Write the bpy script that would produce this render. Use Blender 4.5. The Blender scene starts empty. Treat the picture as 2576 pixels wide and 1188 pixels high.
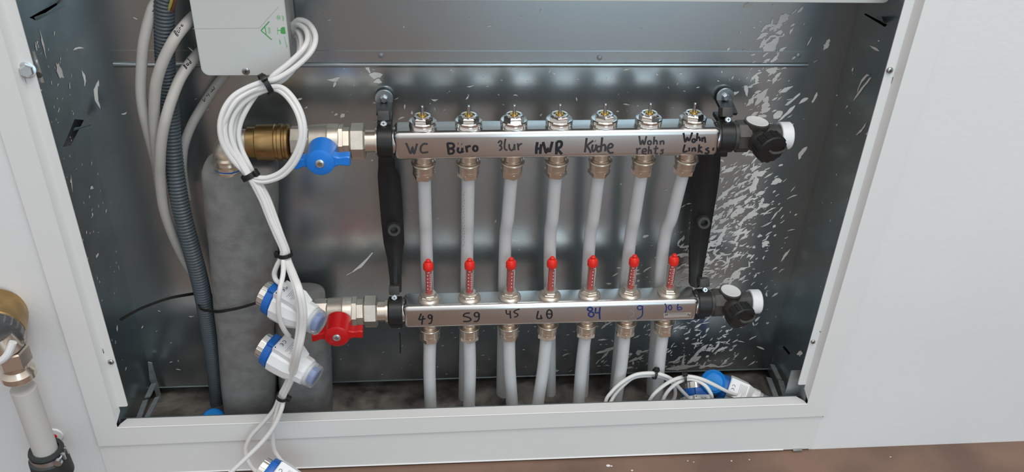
import bpy, bmesh, math, random
from mathutils import Vector, Matrix
from mathutils.bvhtree import BVHTree
random.seed(7)
S = bpy.context.scene
COL = S.collection
R = math.radians

# ------------------------------------------------------------------ camera
FPX = 2200.0
CAM = Vector((0.0, -0.8165, 0.884))
_d = Vector(((1155-1288)/FPX, (4023-594)/FPX, 1)).normalized()
_r = Vector(((26800-1288)/FPX, (165-594)/FPX, 1)); _r = (_r - _d*_r.dot(_d)).normalized()
_b = _r.cross(_d); _u = -_d
cam = bpy.data.cameras.new('camera'); cam.sensor_fit = 'HORIZONTAL'; cam.sensor_width = 36
cam.lens = FPX/2576*36; cam.clip_start = 0.01; cam.clip_end = 100
camo = bpy.data.objects.new('camera', cam); COL.objects.link(camo)
M = Matrix(((_r[0], -_r[1], -_r[2], CAM.x), (_b[0], -_b[1], -_b[2], CAM.y), (_u[0], -_u[1], -_u[2], CAM.z), (0, 0, 0, 1)))
camo.matrix_world = M; S.camera = camo

def ray(px, py):
    v = Vector((px-1288, py-594, FPX)); return Vector((v.dot(_r), v.dot(_b), v.dot(_u)))
def P(px, py, y):                      # where the line of sight meets a plane parallel to the wall
    v = ray(px, py); return CAM + v*((y-CAM.y)/v.y)
def PX(px, py, x):
    v = ray(px, py); return CAM + v*((x-CAM.x)/v.x)
def PZ(px, py, z):
    v = ray(px, py); return CAM + v*((z-CAM.z)/v.z)

# ------------------------------------------------------------------ light
S.view_settings.view_transform = 'Standard'; S.view_settings.look = 'None'
S.view_settings.gamma = 1.0; S.view_settings.exposure = 0.05; S.view_settings.use_curve_mapping = False
w = bpy.data.worlds.new('room_light'); S.world = w; w.use_nodes = True
nt = w.node_tree; nt.nodes.clear()
tc = nt.nodes.new('ShaderNodeTexCoord'); sp = nt.nodes.new('ShaderNodeSeparateXYZ')
mr = nt.nodes.new('ShaderNodeMapRange'); mr.inputs[1].default_value = -0.6; mr.inputs[2].default_value = 1.0
cr = nt.nodes.new('ShaderNodeValToRGB')
e = cr.color_ramp.elements
e[0].position = 0.0; e[0].color = (0.29, 0.29, 0.285, 1)
e[1].position = 1.0; e[1].color = (1.5, 1.5, 1.5, 1)
for p_, c_ in ((0.22, (0.36, 0.35, 0.34, 1)), (0.36, (0.56, 0.57, 0.58, 1)), (0.55, (0.70, 0.70, 0.70, 1))):
    k = e.new(p_); k.color = c_
bg = nt.nodes.new('ShaderNodeBackground'); bg.inputs[1].default_value = 0.78
wo = nt.nodes.new('ShaderNodeOutputWorld')
L = nt.links.new
L(tc.outputs['Generated'], sp.inputs[0]); L(sp.outputs[2], mr.inputs[0]); L(mr.outputs[0], cr.inputs[0])
L(cr.outputs[0], bg.inputs[0]); L(bg.outputs[0], wo.inputs[0])

def area(name, loc, target, sx, sy, energy, color):
    l = bpy.data.lights.new(name, 'AREA'); l.shape = 'RECTANGLE'; l.size = sx; l.size_y = sy
    l.energy = energy; l.color = color
    o = bpy.data.objects.new(name, l); COL.objects.link(o); o.location = loc
    o.rotation_euler = (Vector(target)-Vector(loc)).to_track_quat('-Z', 'Y').to_euler()
area('window_light', (0.70, -2.35, 1.02), (0.70, 0, 1.02), 1.05, 2.0, 15, (0.58, 0.83, 1.0))
area('ceiling_lamp_light', (0.45, -0.85, 2.4), (0.2, -0.2, 0.2), 0.9, 0.9, 22, (1.0, 0.97, 0.93))

# ------------------------------------------------------------------ materials
def mat(name, col, rough=0.5, metal=0.0, var=0.0, vscale=40.0, bump=0.0, bscale=200.0, rvar=0.0, trans=0.0, ior=1.45, col2=None, spec=None, sss=0.0):
    m = bpy.data.materials.new(name); m.use_nodes = True
    t = m.node_tree; b = t.nodes['Principled BSDF']
    b.inputs['Base Color'].default_value = (*col, 1); b.inputs['Roughness'].default_value = rough
    b.inputs['Metallic'].default_value = metal; b.inputs['IOR'].default_value = ior
    if trans: b.inputs['Transmission Weight'].default_value = trans
    if spec is not None: b.inputs['Specular IOR Level'].default_value = spec
    if sss:
        b.inputs['Subsurface Weight'].default_value = sss; b.inputs['Subsurface Radius'].default_value = (0.004, 0.004, 0.005)
    tcn = t.nodes.new('ShaderNodeTexCoord')
    if var or col2 or rvar:
        n = t.nodes.new('ShaderNodeTexNoise'); n.inputs['Scale'].default_value = vscale; n.inputs['Detail'].default_value = 6
        t.links.new(tcn.outputs['Object'], n.inputs['Vector'])
        if var or col2:
            c2 = col2 or tuple(max(0, c*(1-var)) for c in col)
            mx = t.nodes.new('ShaderNodeMix'); mx.data_type = 'RGBA'
            mx.inputs[6].default_value = (*col, 1); mx.inputs[7].default_value = (*c2, 1)
            mr_ = t.nodes.new('ShaderNodeMapRange'); mr_.inputs[1].default_value = 0.38; mr_.inputs[2].default_value = 0.66
            t.links.new(n.outputs['Fac'], mr_.inputs[0]); t.links.new(mr_.outputs[0], mx.inputs[0])
            t.links.new(mx.outputs[2], b.inputs['Base Color'])
        if rvar:
            m2 = t.nodes.new('ShaderNodeMapRange'); m2.inputs[1].default_value = 0.35; m2.inputs[2].default_value = 0.65
            m2.inputs[3].default_value = rough-rvar; m2.inputs[4].default_value = rough+rvar
            t.links.new(n.outputs['Fac'], m2.inputs[0]); t.links.new(m2.outputs[0], b.inputs['Roughness'])
    if bump:
        n2 = t.nodes.new('ShaderNodeTexNoise'); n2.inputs['Scale'].default_value = bscale; n2.inputs['Detail'].default_value = 4
        t.links.new(tcn.outputs['Object'], n2.inputs['Vector'])
        bp = t.nodes.new('ShaderNodeBump'); bp.inputs['Strength'].default_value = bump; bp.inputs['Distance'].default_value = 0.002
        t.links.new(n2.outputs['Fac'], bp.inputs['Height']); t.links.new(bp.outputs[0], b.inputs['Normal'])
    return m
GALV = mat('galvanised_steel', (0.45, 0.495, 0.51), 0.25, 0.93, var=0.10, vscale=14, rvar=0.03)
GALVS = mat('galvanised_shaded', (0.31, 0.37, 0.38), 0.30, 0.92, var=0.12, vscale=18, rvar=0.04)  # same steel as the back, colour darkened to paint the sides' dim reflections
ZINC = mat('zinc_plate', (0.72, 0.76, 0.78), 0.3, 1.0, var=0.2, vscale=60)
ZINCM = mat('dusty_zinc', (0.38, 0.40, 0.40), 0.45, 0.6, var=0.25, vscale=60)
POWDER = mat('white_powder_coat', (0.74, 0.74, 0.73), 0.42, bump=0.02, bscale=1500)
WALL = mat('white_wall_paint', (0.76, 0.76, 0.76), 0.75, var=0.05, vscale=3, bump=0.12, bscale=160)
FLOOR = mat('dark_wood_floor', (0.205, 0.125, 0.090), 0.42, var=0.35, vscale=9)
DIRT = mat('dusty_screed', (0.19, 0.168, 0.15), 0.9, col2=(0.05, 0.042, 0.037), vscale=28, bump=0.6, bscale=60)
STEEL = mat('stainless_steel', (0.68, 0.665, 0.65), 0.24, 1.0, var=0.12, vscale=12, rvar=0.05)
NICKEL = mat('nickel_brass', (0.76, 0.665, 0.56), 0.27, 0.93, var=0.10, vscale=60, rvar=0.04)
NICKELM = mat('matt_nickel', (0.68, 0.62, 0.54), 0.40, 0.92, var=0.15, vscale=80)
CHROME = mat('chrome', (0.80, 0.78, 0.75), 0.09, 1.0)
BRASS = mat('brass', (0.50, 0.33, 0.145), 0.36, 1.0, var=0.3, vscale=50, rvar=0.06)
BRASSY = mat('yellow_brass', (0.80, 0.50, 0.12), 0.3, 1.0)
PINM = mat('valve_pin_steel', (0.45, 0.45, 0.45), 0.25, 1.0)
BLACK = mat('black_plastic', (0.014, 0.014, 0.014), 0.42, var=0.3, vscale=90)
BLACKD = mat('dusty_black_plastic', (0.062, 0.059, 0.055), 0.5, col2=(0.030, 0.029, 0.027), vscale=70)
PIPE = mat('heating_pipe', (0.575, 0.58, 0.585), 0.42, var=0.06, vscale=30)
FOAM = mat('grey_foam', (0.20, 0.198, 0.193), 0.95, var=0.25, vscale=60, bump=0.25, bscale=500)
CONDUIT = mat('grey_conduit', (0.076, 0.093, 0.106), 0.45, var=0.15, vscale=50)
WCABLE = mat('white_cable', (0.71, 0.70, 0.685), 0.42)
GCABLE = mat('grey_cable', (0.45, 0.43, 0.40), 0.5, var=0.06, vscale=60)
BLUE = mat('blue_plastic', (0.015, 0.19, 0.66), 0.32, spec=0.4)
BLUECAP = mat('bright_blue_plastic', (0.005, 0.21, 0.62), 0.35)
DBLUE = mat('dark_blue_plastic', (0.01, 0.11, 0.42), 0.38)
RED = mat('red_plastic', (0.52, 0.006, 0.008), 0.3)
REDCAP = mat('bright_red_plastic', (0.74, 0.022, 0.014), 0.36)
REDTUBE = mat('red_sight_tube', (0.46, 0.06, 0.05), 0.2)
CLEAR = mat('clear_plastic', (0.93, 0.94, 0.95), 0.08, trans=0.95, ior=1.3)
CLEART = mat('clear_tube', (0.95, 0.95, 0.95), 0.06, trans=0.97, ior=1.08)
CLEARC = mat('clear_cap_plastic', (0.86, 0.88, 0.90), 0.12, trans=0.80, ior=1.15)
SATIN = mat('satin_nickel', (0.80, 0.77, 0.72), 0.30, 0.92, var=0.12, vscale=90)
WPLAST = mat('white_plastic', (0.76, 0.765, 0.77), 0.36)
WDISC = mat('white_disc', (0.68, 0.69, 0.68), 0.45)
BOXC = mat('box_cover', (0.56, 0.575, 0.56), 0.5, bump=0.03, bscale=800)
BOXB = mat('box_body', (0.36, 0.36, 0.345), 0.55)
GREEN = mat('green_print', (0.07, 0.33, 0.09), 0.6)
LGREEN = mat('pale_green_print', (0.24, 0.45, 0.25), 0.6)
INK = mat('black_marker_ink', (0.012, 0.012, 0.016), 0.5)
INKG = mat('worn_marker_ink', (0.04, 0.037, 0.042), 0.5)
INKF = mat('faint_marker_ink', (0.25, 0.24, 0.24), 0.5)
INKB = mat('blue_marker_ink', (0.012, 0.03, 0.16), 0.5)
FLAKE = mat('paint_splash', (0.76, 0.73, 0.69), 0.8, var=0.2, vscale=40)
STICK = mat('pale_sticker', (0.36, 0.325, 0.30), 0.4)
RUBBER = mat('dark_rubber', (0.03, 0.033, 0.034), 0.6)
GREYPIPE = mat('pale_plastic_pipe', (0.55, 0.54, 0.52), 0.4)
DIAL = mat('dark_dial', (0.02, 0.022, 0.026), 0.25)

# ------------------------------------------------------------------ mesh helpers
class MB:
    def __init__(s): s.v = []; s.f = []
    def add(s, verts, faces):
        n = len(s.v); s.v += [Vector(v) for v in verts]; s.f += [[i+n for i in f] for f in faces]
    def quad(s, a, b, c, d): s.add([a, b, c, d], [[0, 1, 2, 3]])
def frame(axis, up=None):
    a = Vector(axis).normalized()
    up = Vector(up) if up is not None else (Vector((0, 0, 1)) if abs(a.z) < 0.9 else Vector((0, -1, 0)))
    x = up - a*up.dot(a); x.normalize()
    return a, x, a.cross(x)
def lathe(mb, o, axis, prof, n=24, up=None, caps=True, rot=0.0):
    a, x, y = frame(axis, up); o = Vector(o); vs = []; fs = []
    for (t, r) in prof:
        for k in range(n):
            g = 2*math.pi*k/n+rot
            vs.append(o + a*t + x*(r*math.cos(g)) + y*(r*math.sin(g)))
    for i in range(len(prof)-1):
        for k in range(n):
            k2 = (k+1) % n
            fs.append([i*n+k, i*n+k2, (i+1)*n+k2, (i+1)*n+k])
    if caps:
        fs.append([k for k in range(n)][::-1]); m = (len(prof)-1)*n; fs.append([m+k for k in range(n)])
    mb.add(vs, fs)
def spline(pts, k=6):
    pts = [Vector(p) for p in pts]
    if len(pts) < 3: return pts
    q = [pts[0]*2-pts[1]] + pts + [pts[-1]*2-pts[-2]]; out = []
    for i in range(1, len(q)-2):
        p0, p1, p2, p3 = q[i-1:i+3]
        for j in range(k):
            t = j/k
            out.append(0.5*((2*p1)+(p2-p0)*t+(2*p0-5*p1+4*p2-p3)*t*t+(3*p1-p0-3*p2+p3)*t**3))
    out.append(pts[-1]); return out
def tube(mb, pts, r, n=10, caps=True, rfun=None):
    pts = [Vector(p) for p in pts]; N = len(pts); vs = []; fs = []
    T = [(pts[min(i+1, N-1)]-pts[max(i-1, 0)]).normalized() for i in range(N)]
    up = Vector((0, 0, 1)) if abs(T[0].z) < 0.8 else Vector((0, 1, 0))
    x = (up - T[0]*up.dot(T[0])).normalized()
    for i in range(N):
        x = (x - T[i]*x.dot(T[i])).normalized(); y = T[i].cross(x)
        rr = rfun(i/(N-1)) if rfun else (r[i] if isinstance(r, (list, tuple)) else r)
        for k in range(n):
            g = 2*math.pi*k/n; vs.append(pts[i] + x*(rr*math.cos(g)) + y*(rr*math.sin(g)))
    for i in range(N-1):
        for k in range(n):
            k2 = (k+1) % n; fs.append([i*n+k, i*n+k2, (i+1)*n+k2, (i+1)*n+k])
    if caps:
        fs.append(list(range(n))[::-1]); fs.append([(N-1)*n+k for k in range(n)])
    mb.add(vs, fs)
def strap(mb, pts, wdir, wid, th):      # flat band along pts, width along wdir
    pts = [Vector(p) for p in pts]; N = len(pts); vs = []; fs = []
    for i in range(N):
        t = (pts[min(i+1, N-1)]-pts[max(i-1, 0)]).normalized()
        wd = Vector(wdir); wd = (wd - t*wd.dot(t)).normalized(); nn = t.cross(wd)
        for a, b in ((-1, -1), (1, -1), (1, 1), (-1, 1)):
            vs.append(pts[i] + wd*(a*wid/2) + nn*(b*th/2))
    for i in range(N-1):
        for k in range(4):
            k2 = (k+1) % 4; fs.append([i*4+k, i*4+k2, (i+1)*4+k2, (i+1)*4+k])
    fs.append([3, 2, 1, 0]); m = (N-1)*4; fs.append([m, m+1, m+2, m+3]); mb.add(vs, fs)
def box(mb, c, size, bev=0.0, rot=None, seg=2):
    b = bmesh.new(); bmesh.ops.create_cube(b, size=1.0)
    for v in b.verts: v.co = Vector((v.co.x*size[0], v.co.y*size[1], v.co.z*size[2]))
    if bev: bmesh.ops.bevel(b, geom=b.edges[:], offset=bev, segments=seg, profile=0.5, affect='EDGES')
    b.verts.index_update(); c = Vector(c)
    mb.add([(rot @ v.co if rot else v.co) + c for v in b.verts], [[v.index for v in f.verts] for f in b.faces]); b.free()
def bx(mb, x0, x1, y0, y1, z0, z1, bev=0.0): box(mb, ((x0+x1)/2, (y0+y1)/2, (z0+z1)/2), (abs(x1-x0), abs(y1-y0), abs(z1-z0)), bev)
def prism(mb, poly, d):                 # poly: 3D points in a plane, d: extrusion vector
    poly = [Vector(p) for p in poly]; n = len(poly); d = Vector(d)
    fs = [list(range(n))[::-1], [n+i for i in range(n)]] + [[i, (i+1) % n, n+(i+1) % n, n+i] for i in range(n)]
    mb.add(poly + [p+d for p in poly], fs)
def sphere(mb, c, r, sc=(1, 1, 1), n=14):
    b = bmesh.new(); bmesh.ops.create_uvsphere(b, u_segments=n, v_segments=n//2+1, radius=r); b.verts.index_update()
    mb.add([Vector((v.co.x*sc[0], v.co.y*sc[1], v.co.z*sc[2]))+Vector(c) for v in b.verts], [[v.index for v in f.verts] for f in b.faces]); b.free()

def tag(o, label=None, cat=None, group=None, kind=None):
    if label: o['label'] = label
    if cat: o['category'] = cat
    if group: o['group'] = group
    if kind: o['kind'] = kind
    return o
def wloc(o):
    p = Vector((0, 0, 0))
    while o: p += o.location; o = o.parent
    return p
def empty(name, loc, label, cat, group=None):
    o = bpy.data.objects.new(name, None); COL.objects.link(o); o.location = loc
    o.empty_display_size = 0.02
    return tag(o, label, cat, group)
def obj(name, mb, m, parent=None, sharp=35, label=None, cat=None, group=None, kind=None, origin=None):
    base = wloc(parent) if parent else Vector((0, 0, 0))
    if origin is not None: base = Vector(origin)
    elif parent is None:
        base = sum(mb.v, Vector())/len(mb.v)
    me = bpy.data.meshes.new(name); me.from_pydata([v-base for v in mb.v], [], mb.f); me.update()
    bm = bmesh.new(); bm.from_mesh(me); bmesh.ops.recalc_face_normals(bm, faces=bm.faces); bm.to_mesh(me); bm.free()
    for p in me.polygons: p.use_smooth = True
    me.set_sharp_from_angle(angle=R(sharp))
    me.materials.append(m)
    o = bpy.data.objects.new(name, me); COL.objects.link(o)
    if parent: o.parent = parent
    else: o.location = base
    return tag(o, label, cat, group, kind)
def strokes_on_face(polys, org, sc, y, wpx, k=4):   # marker strokes written on a face at depth y
    mb = MB()
    for pl in polys:
        pts = [P(org[0]+a/sc, org[1]+b/sc, y) for a, b in pl]
        pts = spline(pts, k) if len(pts) > 2 else pts
        if len(pts) == 1: pts = [pts[0], pts[0]+Vector((0.0006, 0, 0.0003))]
        s = MB(); tube(s, pts, wpx/2/2250, 8)
        s.v = [Vector((v.x, y+(v.y-y)*0.12, v.z)) for v in s.v]
        mb.v, mb.f = mb.v+[], mb.f; mb.add(s.v, s.f)
    return mb
def circ(cx, cy, rx, ry, a0=0, a1=360, n=12):
    return [(cx+rx*math.cos(R(a0+(a1-a0)*i/n)), cy+ry*math.sin(R(a0+(a1-a0)*i/n))) for i in range(n+1)]
def strokes_on(target, polys, org, sc, wpx):        # strokes on a curved surface, found along the line of sight
    bvh = BVHTree.FromPolygons(target.v, target.f); mb = MB()
    for pl in polys:
        pts = []
        for a, b in (spline([Vector((x, y, 0)) for x, y in pl], 4) if len(pl) > 2 else [Vector((*q, 0)) for q in pl]) and [(q.x, q.y) for q in (spline([Vector((x, y, 0)) for x, y in pl], 4) if len(pl) > 2 else [Vector((*q, 0)) for q in pl])]:
            h = bvh.ray_cast(CAM, ray(org[0]+a/sc, org[1]+b/sc).normalized())
            if h[0] is not None: pts.append(h[0])
        if len(pts) > 1: tube(mb, pts, wpx/2/2300, 6)
    return mb

# ------------------------------------------------------------------ setting
XL, XR, YB = -0.396, 0.4835, 0.130
ZT, ZN = 0.80, 0.026
mb = MB()
bx(mb, -2.2, XL-0.022, 0, 0.20, -0.02, 2.2); bx(mb, XR+0.022, 2.4, 0, 0.20, -0.02, 2.2)
bx(mb, XL-0.022, XR+0.022, 0, 0.20, ZT+0.02, 2.2)
obj('wall_back', mb, WALL, kind='structure')
mb = MB(); bx(mb, -2.2, 2.4, -3.2, 0.001, -0.03, 0.0); obj('floor', mb, FLOOR, kind='structure')
mb = MB(); bx(mb, XL-0.021, XR+0.021, 0.18, 0.20, -0.02, ZT+0.02)
obj('wall_niche', mb, DIRT, kind='structure')
# uneven screed at the bottom of the recess
mb = MB(); nx, ny = 90, 20; vs = []; fs = []
for j in range(ny+1):
    for i in range(nx+1):
        x = XL-0.020+(XR-XL+0.040)*i/nx; y = 0.016+0.162*j/ny
        h = ZN - 0.004 + random.uniform(-0.004, 0.002) + 0.006*math.sin(i*0.21)*math.sin(j*0.35+0.4)
        if y > 0.125: h -= 0.004
        vs.append((x, y, h))
for j in range(ny):
    for i in range(nx):
        a = j*(nx+1)+i; fs.append([a, a+1, a+nx+2, a+nx+1])
mb.add(vs, fs); obj('floor_niche', mb, DIRT, kind='structure', sharp=70)

# ------------------------------------------------------------------ cabinet
cab = empty('manifold_cabinet', (0.044, 0.02, 0.0), 'wide galvanised steel wall cabinet with white frame, its door off', 'cabinet')
mb = MB(); bx(mb, XL, XR, YB, YB+0.0012, 0.032, ZT); tube(mb, [(XL, YB-0.0006, 0.0325), (XR, YB-0.0006, 0.0325)], 0.0008, 8); obj('back_panel', mb, GALV, cab)

def holed_side(xc, holes):              # side sheet with punched slots (quads of y,z), one per height band
    mb = MB(); y0, y1 = 0.010, YB
    holes = sorted(holes, key=lambda h: min(p[1] for p in h)); z = 0.032
    def pt(y, zz): return Vector((xc, y, zz))
    for h in holes:
        a, b = min(p[1] for p in h)-0.004, max(p[1] for p in h)+0.004
        mb.quad(pt(y0, z), pt(y1, z), pt(y1, a), pt(y0, a))
        o = [(y0, a), (y1, a), (y1, b), (y0, b)]
        for i in range(4):
            j = (i+1) % 4; mb.quad(pt(*o[i]), pt(*o[j]), pt(*h[j]), pt(*h[i]))
        z = b
    mb.quad(pt(y0, z), pt(y1, z), pt(y1, ZT), pt(y0, ZT)); return mb
def sidehole(xc, pix):
    q = [PX(px, py, xc) for px, py in pix]; pts = [(p.y, p.z) for p in q]
    # order: low-front, low-back, high-back, high-front
    lo = sorted(pts, key=lambda p: p[1]); a = sorted(lo[:2]); b = sorted(lo[2:])
    return [a[0], a[1], b[1], b[0]]
hl = [sidehole(XL, [(74, 44), (88, 50), (150, 8), (146, 5)]), sidehole(XL, [(158, 370), (178, 366), (188, 300), (211, 302)])]
hr = [sidehole(XR, [(2173, 36), (2178, 34), (2232, 62), (2226, 68)]), sidehole(XR, [(1969, 874), (1973, 870), (1988, 889), (1984, 893)])]
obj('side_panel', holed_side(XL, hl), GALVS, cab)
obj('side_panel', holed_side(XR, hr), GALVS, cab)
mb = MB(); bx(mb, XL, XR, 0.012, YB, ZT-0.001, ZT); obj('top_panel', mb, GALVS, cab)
# bent tabs beside the slots
for xc, a, b, c in ((XL, (182, 330), (208, 316), (186, 326)), (XL, (90, 52), (150, 12), (84, 48)), (XR, (2205, 44), (2238, 42), (2226, 62))):
    pa, pb, pc = (PX(*q, xc) for q in (a, b, c)); s = 1 if xc < 0 else -1
    mb = MB(); prism(mb, [pa+Vector((s*0.001, 0, 0)), pb+Vector((s*0.009, 0, 0)), pc+Vector((s*0.001, 0, 0.001))], (0, 0.0008, 0.0008))
    obj('anchor_tab', mb, GALVS, cab)

# white front frame: flange on the wall, step, inner lip
FL, FR = -0.4235, 0.5118; SL, SR = XL+0.001, XR-0.001; LL, LR = -0.3808, 0.4688
yf, yl = -0.004, 0.008
zt = ZT+0.03; zb_l, zb_r = 0.0585, 0.0665; ze = 0.0893
mb = MB()
def slab(a, b, c, d, th=0.0012): prism(mb, [a, b, c, d], (0, th, 0))
slab((FL, yf, zb_l), (SL, yf, ze), (SL, yf, zt-0.03), (FL, yf, zt))
slab((FR, yf, zb_r), (FR, yf, zt), (SR, yf, zt-0.03), (SR, yf, ze))
slab((FL, yf, zb_l), (FR, yf, zb_r), (SR, yf, ze), (SL, yf, ze))
slab((FL, yf, zt), (SL, yf, zt-0.03), (SR, yf, zt-0.03), (FR, yf, zt))
for x0, x1, s in ((FL, FL+0.0012, 0), (FR-0.0012, FR, 0)): bx(mb, x0, x1, yf+0.0004, 0.0, 0.063, zt)
prism(mb, [(FL, yf+0.0004, zb_l), (FR, yf+0.0004, zb_r), (FR, 0, zb_r), (FL, 0, zb_l)], (0, 0, 0.001))
# steps (sloped a little) and lips, left and right
for (sx, lx, s) in ((SL, LL, 1), (SR, LR, -1)):
    prism(mb, [(sx, yf+0.0002, 0.094), (sx+s*0.0035, yl, 0.106), (sx+s*0.0035, yl, zt-0.03), (sx, yf+0.0002, zt-0.03)], (-s*0.0010, 0, 0))
    n = 5; c = Vector((lx-s*0.0025, yl, 0.1128+0.0025))
    arc = [(c.x+s*0.0025*math.cos(R(-90*i/n)), yl, c.z+0.0025*math.sin(R(-90*i/n))) for i in range(n+1)]
    prism(mb, [(lx, yl, zt-0.03)] + arc + [(sx+s*0.0035, yl, 0.1128), (sx+s*0.0035, yl, zt-0.03)], (0, 0.0012, 0))
# bottom ledge bent inward
prism(mb, [(SL, yf, ze), (SR, yf, ze), (SR-0.0015, 0.004, ze-0.001), (SR-0.008, 0.0145, ze-0.003), (SL+0.006, 0.0145, ze-0.003), (SL+0.0015, 0.004, ze-0.001)], (0, 0, -0.0012))
prism(mb, [(SL+0.006, 0.0145, ze-0.003), (SR-0.008, 0.0145, ze-0.003), (SR-0.008, 0.0145, ze-0.016), (SL+0.006, 0.0145, ze-0.016)], (0, -0.001, 0))
tube(mb, [(SL, yf+0.0006, ze-0.0005), (SR, yf+0.0006, ze-0.0005)], 0.0009, 8)
obj('front_frame', mb, POWDER, cab, sharp=30)
# corner pieces seen through the frame's cut corners
for s, sx in ((1, SL), (-1, SR)):
    mb = MB(); bx(mb, sx-0.001, sx+0.001, 0.004, 0.03, 0.08, 0.13); (bx(mb, sx-s*0.000, sx+s*0.02, 0.022, 0.023, 0.03, 0.125) if s < 0 else None)
    obj('corner_bracket', mb, ZINCM if s < 0 else GALVS, cab)
mb = MB(); bx(mb, SL, SR, 0.0148, 0.0156, 0.028, 0.0868); obj('front_sill', mb, GALVS, cab)
# kick panel under the frame
mb = MB()
prism(mb, [(-0.4245, -0.0015, 0.004), (0.5095, -0.0015, 0.003), (0.5095, -0.0015, 0.08), (-0.4245, -0.0015, 0.08)], (0, 0.003, 0))
tube(mb, [(-0.4245, -0.0014, 0.0042), (0.468, -0.0014, 0.0032)], 0.0011, 8)
obj('kick_panel', mb, POWDER, cab)
mb = MB(); bx(mb, 0.4815, 0.4945, -0.0045, -0.0015, 0.001, 0.0042, 0.0006); obj('kick_panel_clip', mb, ZINCM, cab, label='small grey clip')
# mounting rail on the back
mb = MB(); zr0, zr1, zr2, zr3 = P(1200, 128, YB).z, P(1200, 158, YB).z, P(1200, 166, YB).z, P(1200, 215, YB).z
xa, xb = P(288, 165, YB).x, P(2030, 165, YB).x
zc = (zr1+zr2)/2; bead = [(YB-0.0012-0.0026*math.sin(R(a_)), zc+0.0030*math.cos(R(a_))) for a_ in range(0, 181, 12)]
prof = [(YB-0.0012, zr0)] + bead + [(YB-0.0012, zr3), (YB, zr3), (YB, zr0)]
prism(mb, [(xa, y, z) for y, z in prof], (xb-xa, 0, 0)); obj('mounting_rail', mb, GALV, cab, sharp=20)
for px, py in ((958, 139), (1508, 145), (2008, 139), (531, 135)):
    mb = MB(); lathe(mb, P(px, py, YB-0.001), (0, -1, 0), [(-0.001, 0.0032), (0.0012, 0.003), (0.002, 0.0015)], 12)
    obj('rail_rivet', mb, ZINCM, cab)

def screw_head(parent, p, axis, r, h, m, name='screw', hexa=False, washer=0):
    mb = MB(); a = Vector(axis).normalized()
    if washer: lathe(mb, p, a, [(0, washer), (0.0012, washer), (0.0014, washer*0.9)], 24)
    if hexa: lathe(mb, p, a, [(0, r), (h*0.75, r), (h, r*0.8)], 6)
    else:
        lathe(mb, p, a, [(0, r), (h*0.5, r*0.97), (h*0.85, r*0.8), (h, r*0.5)], 16)
    o = obj(name, mb, m, parent)
    if hexa: return o
    mb = MB(); _, x, y = frame(a)
    for d in (x, y):
        q = Vector(p)+a*(h*0.98); e_ = d*(r*0.5); t = a.cross(d)*(r*0.1)
        prism(mb, [q-e_-t, q+e_-t, q+e_+t, q-e_+t], a*0.0003)
    obj('drive_slot', mb, BLACKD, o)
    return o
screw_head(cab, P(68, 176, yl-0.0005), (0.25, -1, 0.1), 0.0065, 0.006, ZINC, 'frame_bolt', True, 0.008)
screw_head(cab, P(279, 911, yl-0.0005), (0, -1, 0), 0.0036, 0.002, PINM, 'frame_screw')
screw_head(cab, P(2238, 177, yl-0.0005), (0, -1, 0), 0.0036, 0.002, PINM, 'frame_screw')
screw_head(cab, P(2045, 860, yl-0.0005), (0, -1, 0), 0.0030, 0.002, PINM, 'frame_screw')
for q in ([(54, 193), (62, 192), (67, 212), (60, 216)], [(253, 880), (258, 878), (262, 888), (257, 895)], [(2246, 194), (2256, 196), (2250, 214), (2242, 211)], [(2062, 833), (2068, 838), (2066, 846)], [(2074, 868), (2076, 867), (2076, 880), (2074, 880)]):
    mb = MB(); prism(mb, [P(a, b, yl-0.0004) for a, b in q], (0, 0.0003, 0)); obj('latch_slot_shade', mb, BLACKD, cab)  # dark patches on the uncut lip paint the shade inside the slots
mb = MB()
prism(mb, [P(a, b, 0.012) for a, b in ((79, 130), (88, 131), (98, 162), (112, 208), (97, 208))], (0, 0.0015, 0))
o = obj('fixing_plate', mb, ZINC, cab)
mb = MB(); lathe(mb, P(98, 189, 0.0118), (0, -1, 0), [(0, 0.003), (0.0004, 0.003)], 14); obj('plate_hole_shade', mb, BLACKD, o)  # dark disc on the solid plate paints the shade in its hole
# slotted foot rails in the bottom corners
for s_, slats, poly in ((1, [((349, 1053, .028), (366, 1008, .070), .0068), ((371, 1000, .076), (387, 966, .104), .0075), ((370, 1051, .030), (396, 1000, .076), .0068)],
                     [(372, 912), (382, 914), (392, 950), (406, 1000), (410, 1046), (403, 1046), (391, 990), (376, 955)]),
                  (-1, [((1977, 1001, .026), (1964, 958, .066), .0075), ((1961, 955, .070), (1943, 918, .104), .0068), ((1954, 1002, .026), (1934, 951, .078), .0075)],
                     [(1945, 900), (1950, 906), (1950, 925), (1943, 914)])):
    for a_, b_, w_ in slats:
        mb = MB(); pa, pb = P(*a_), P(*b_); strap(mb, [pa, (pa+pb)/2, pb], (1, 0, 0.25*s_), w_, 0.0016); obj('foot_rail', mb, ZINCM, cab)
    mb = MB(); prism(mb, [P(a, b, 0.118) for a, b in poly], (0, 0.0015, 0)); obj('foot_plate', mb, ZINCM, cab)

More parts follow.
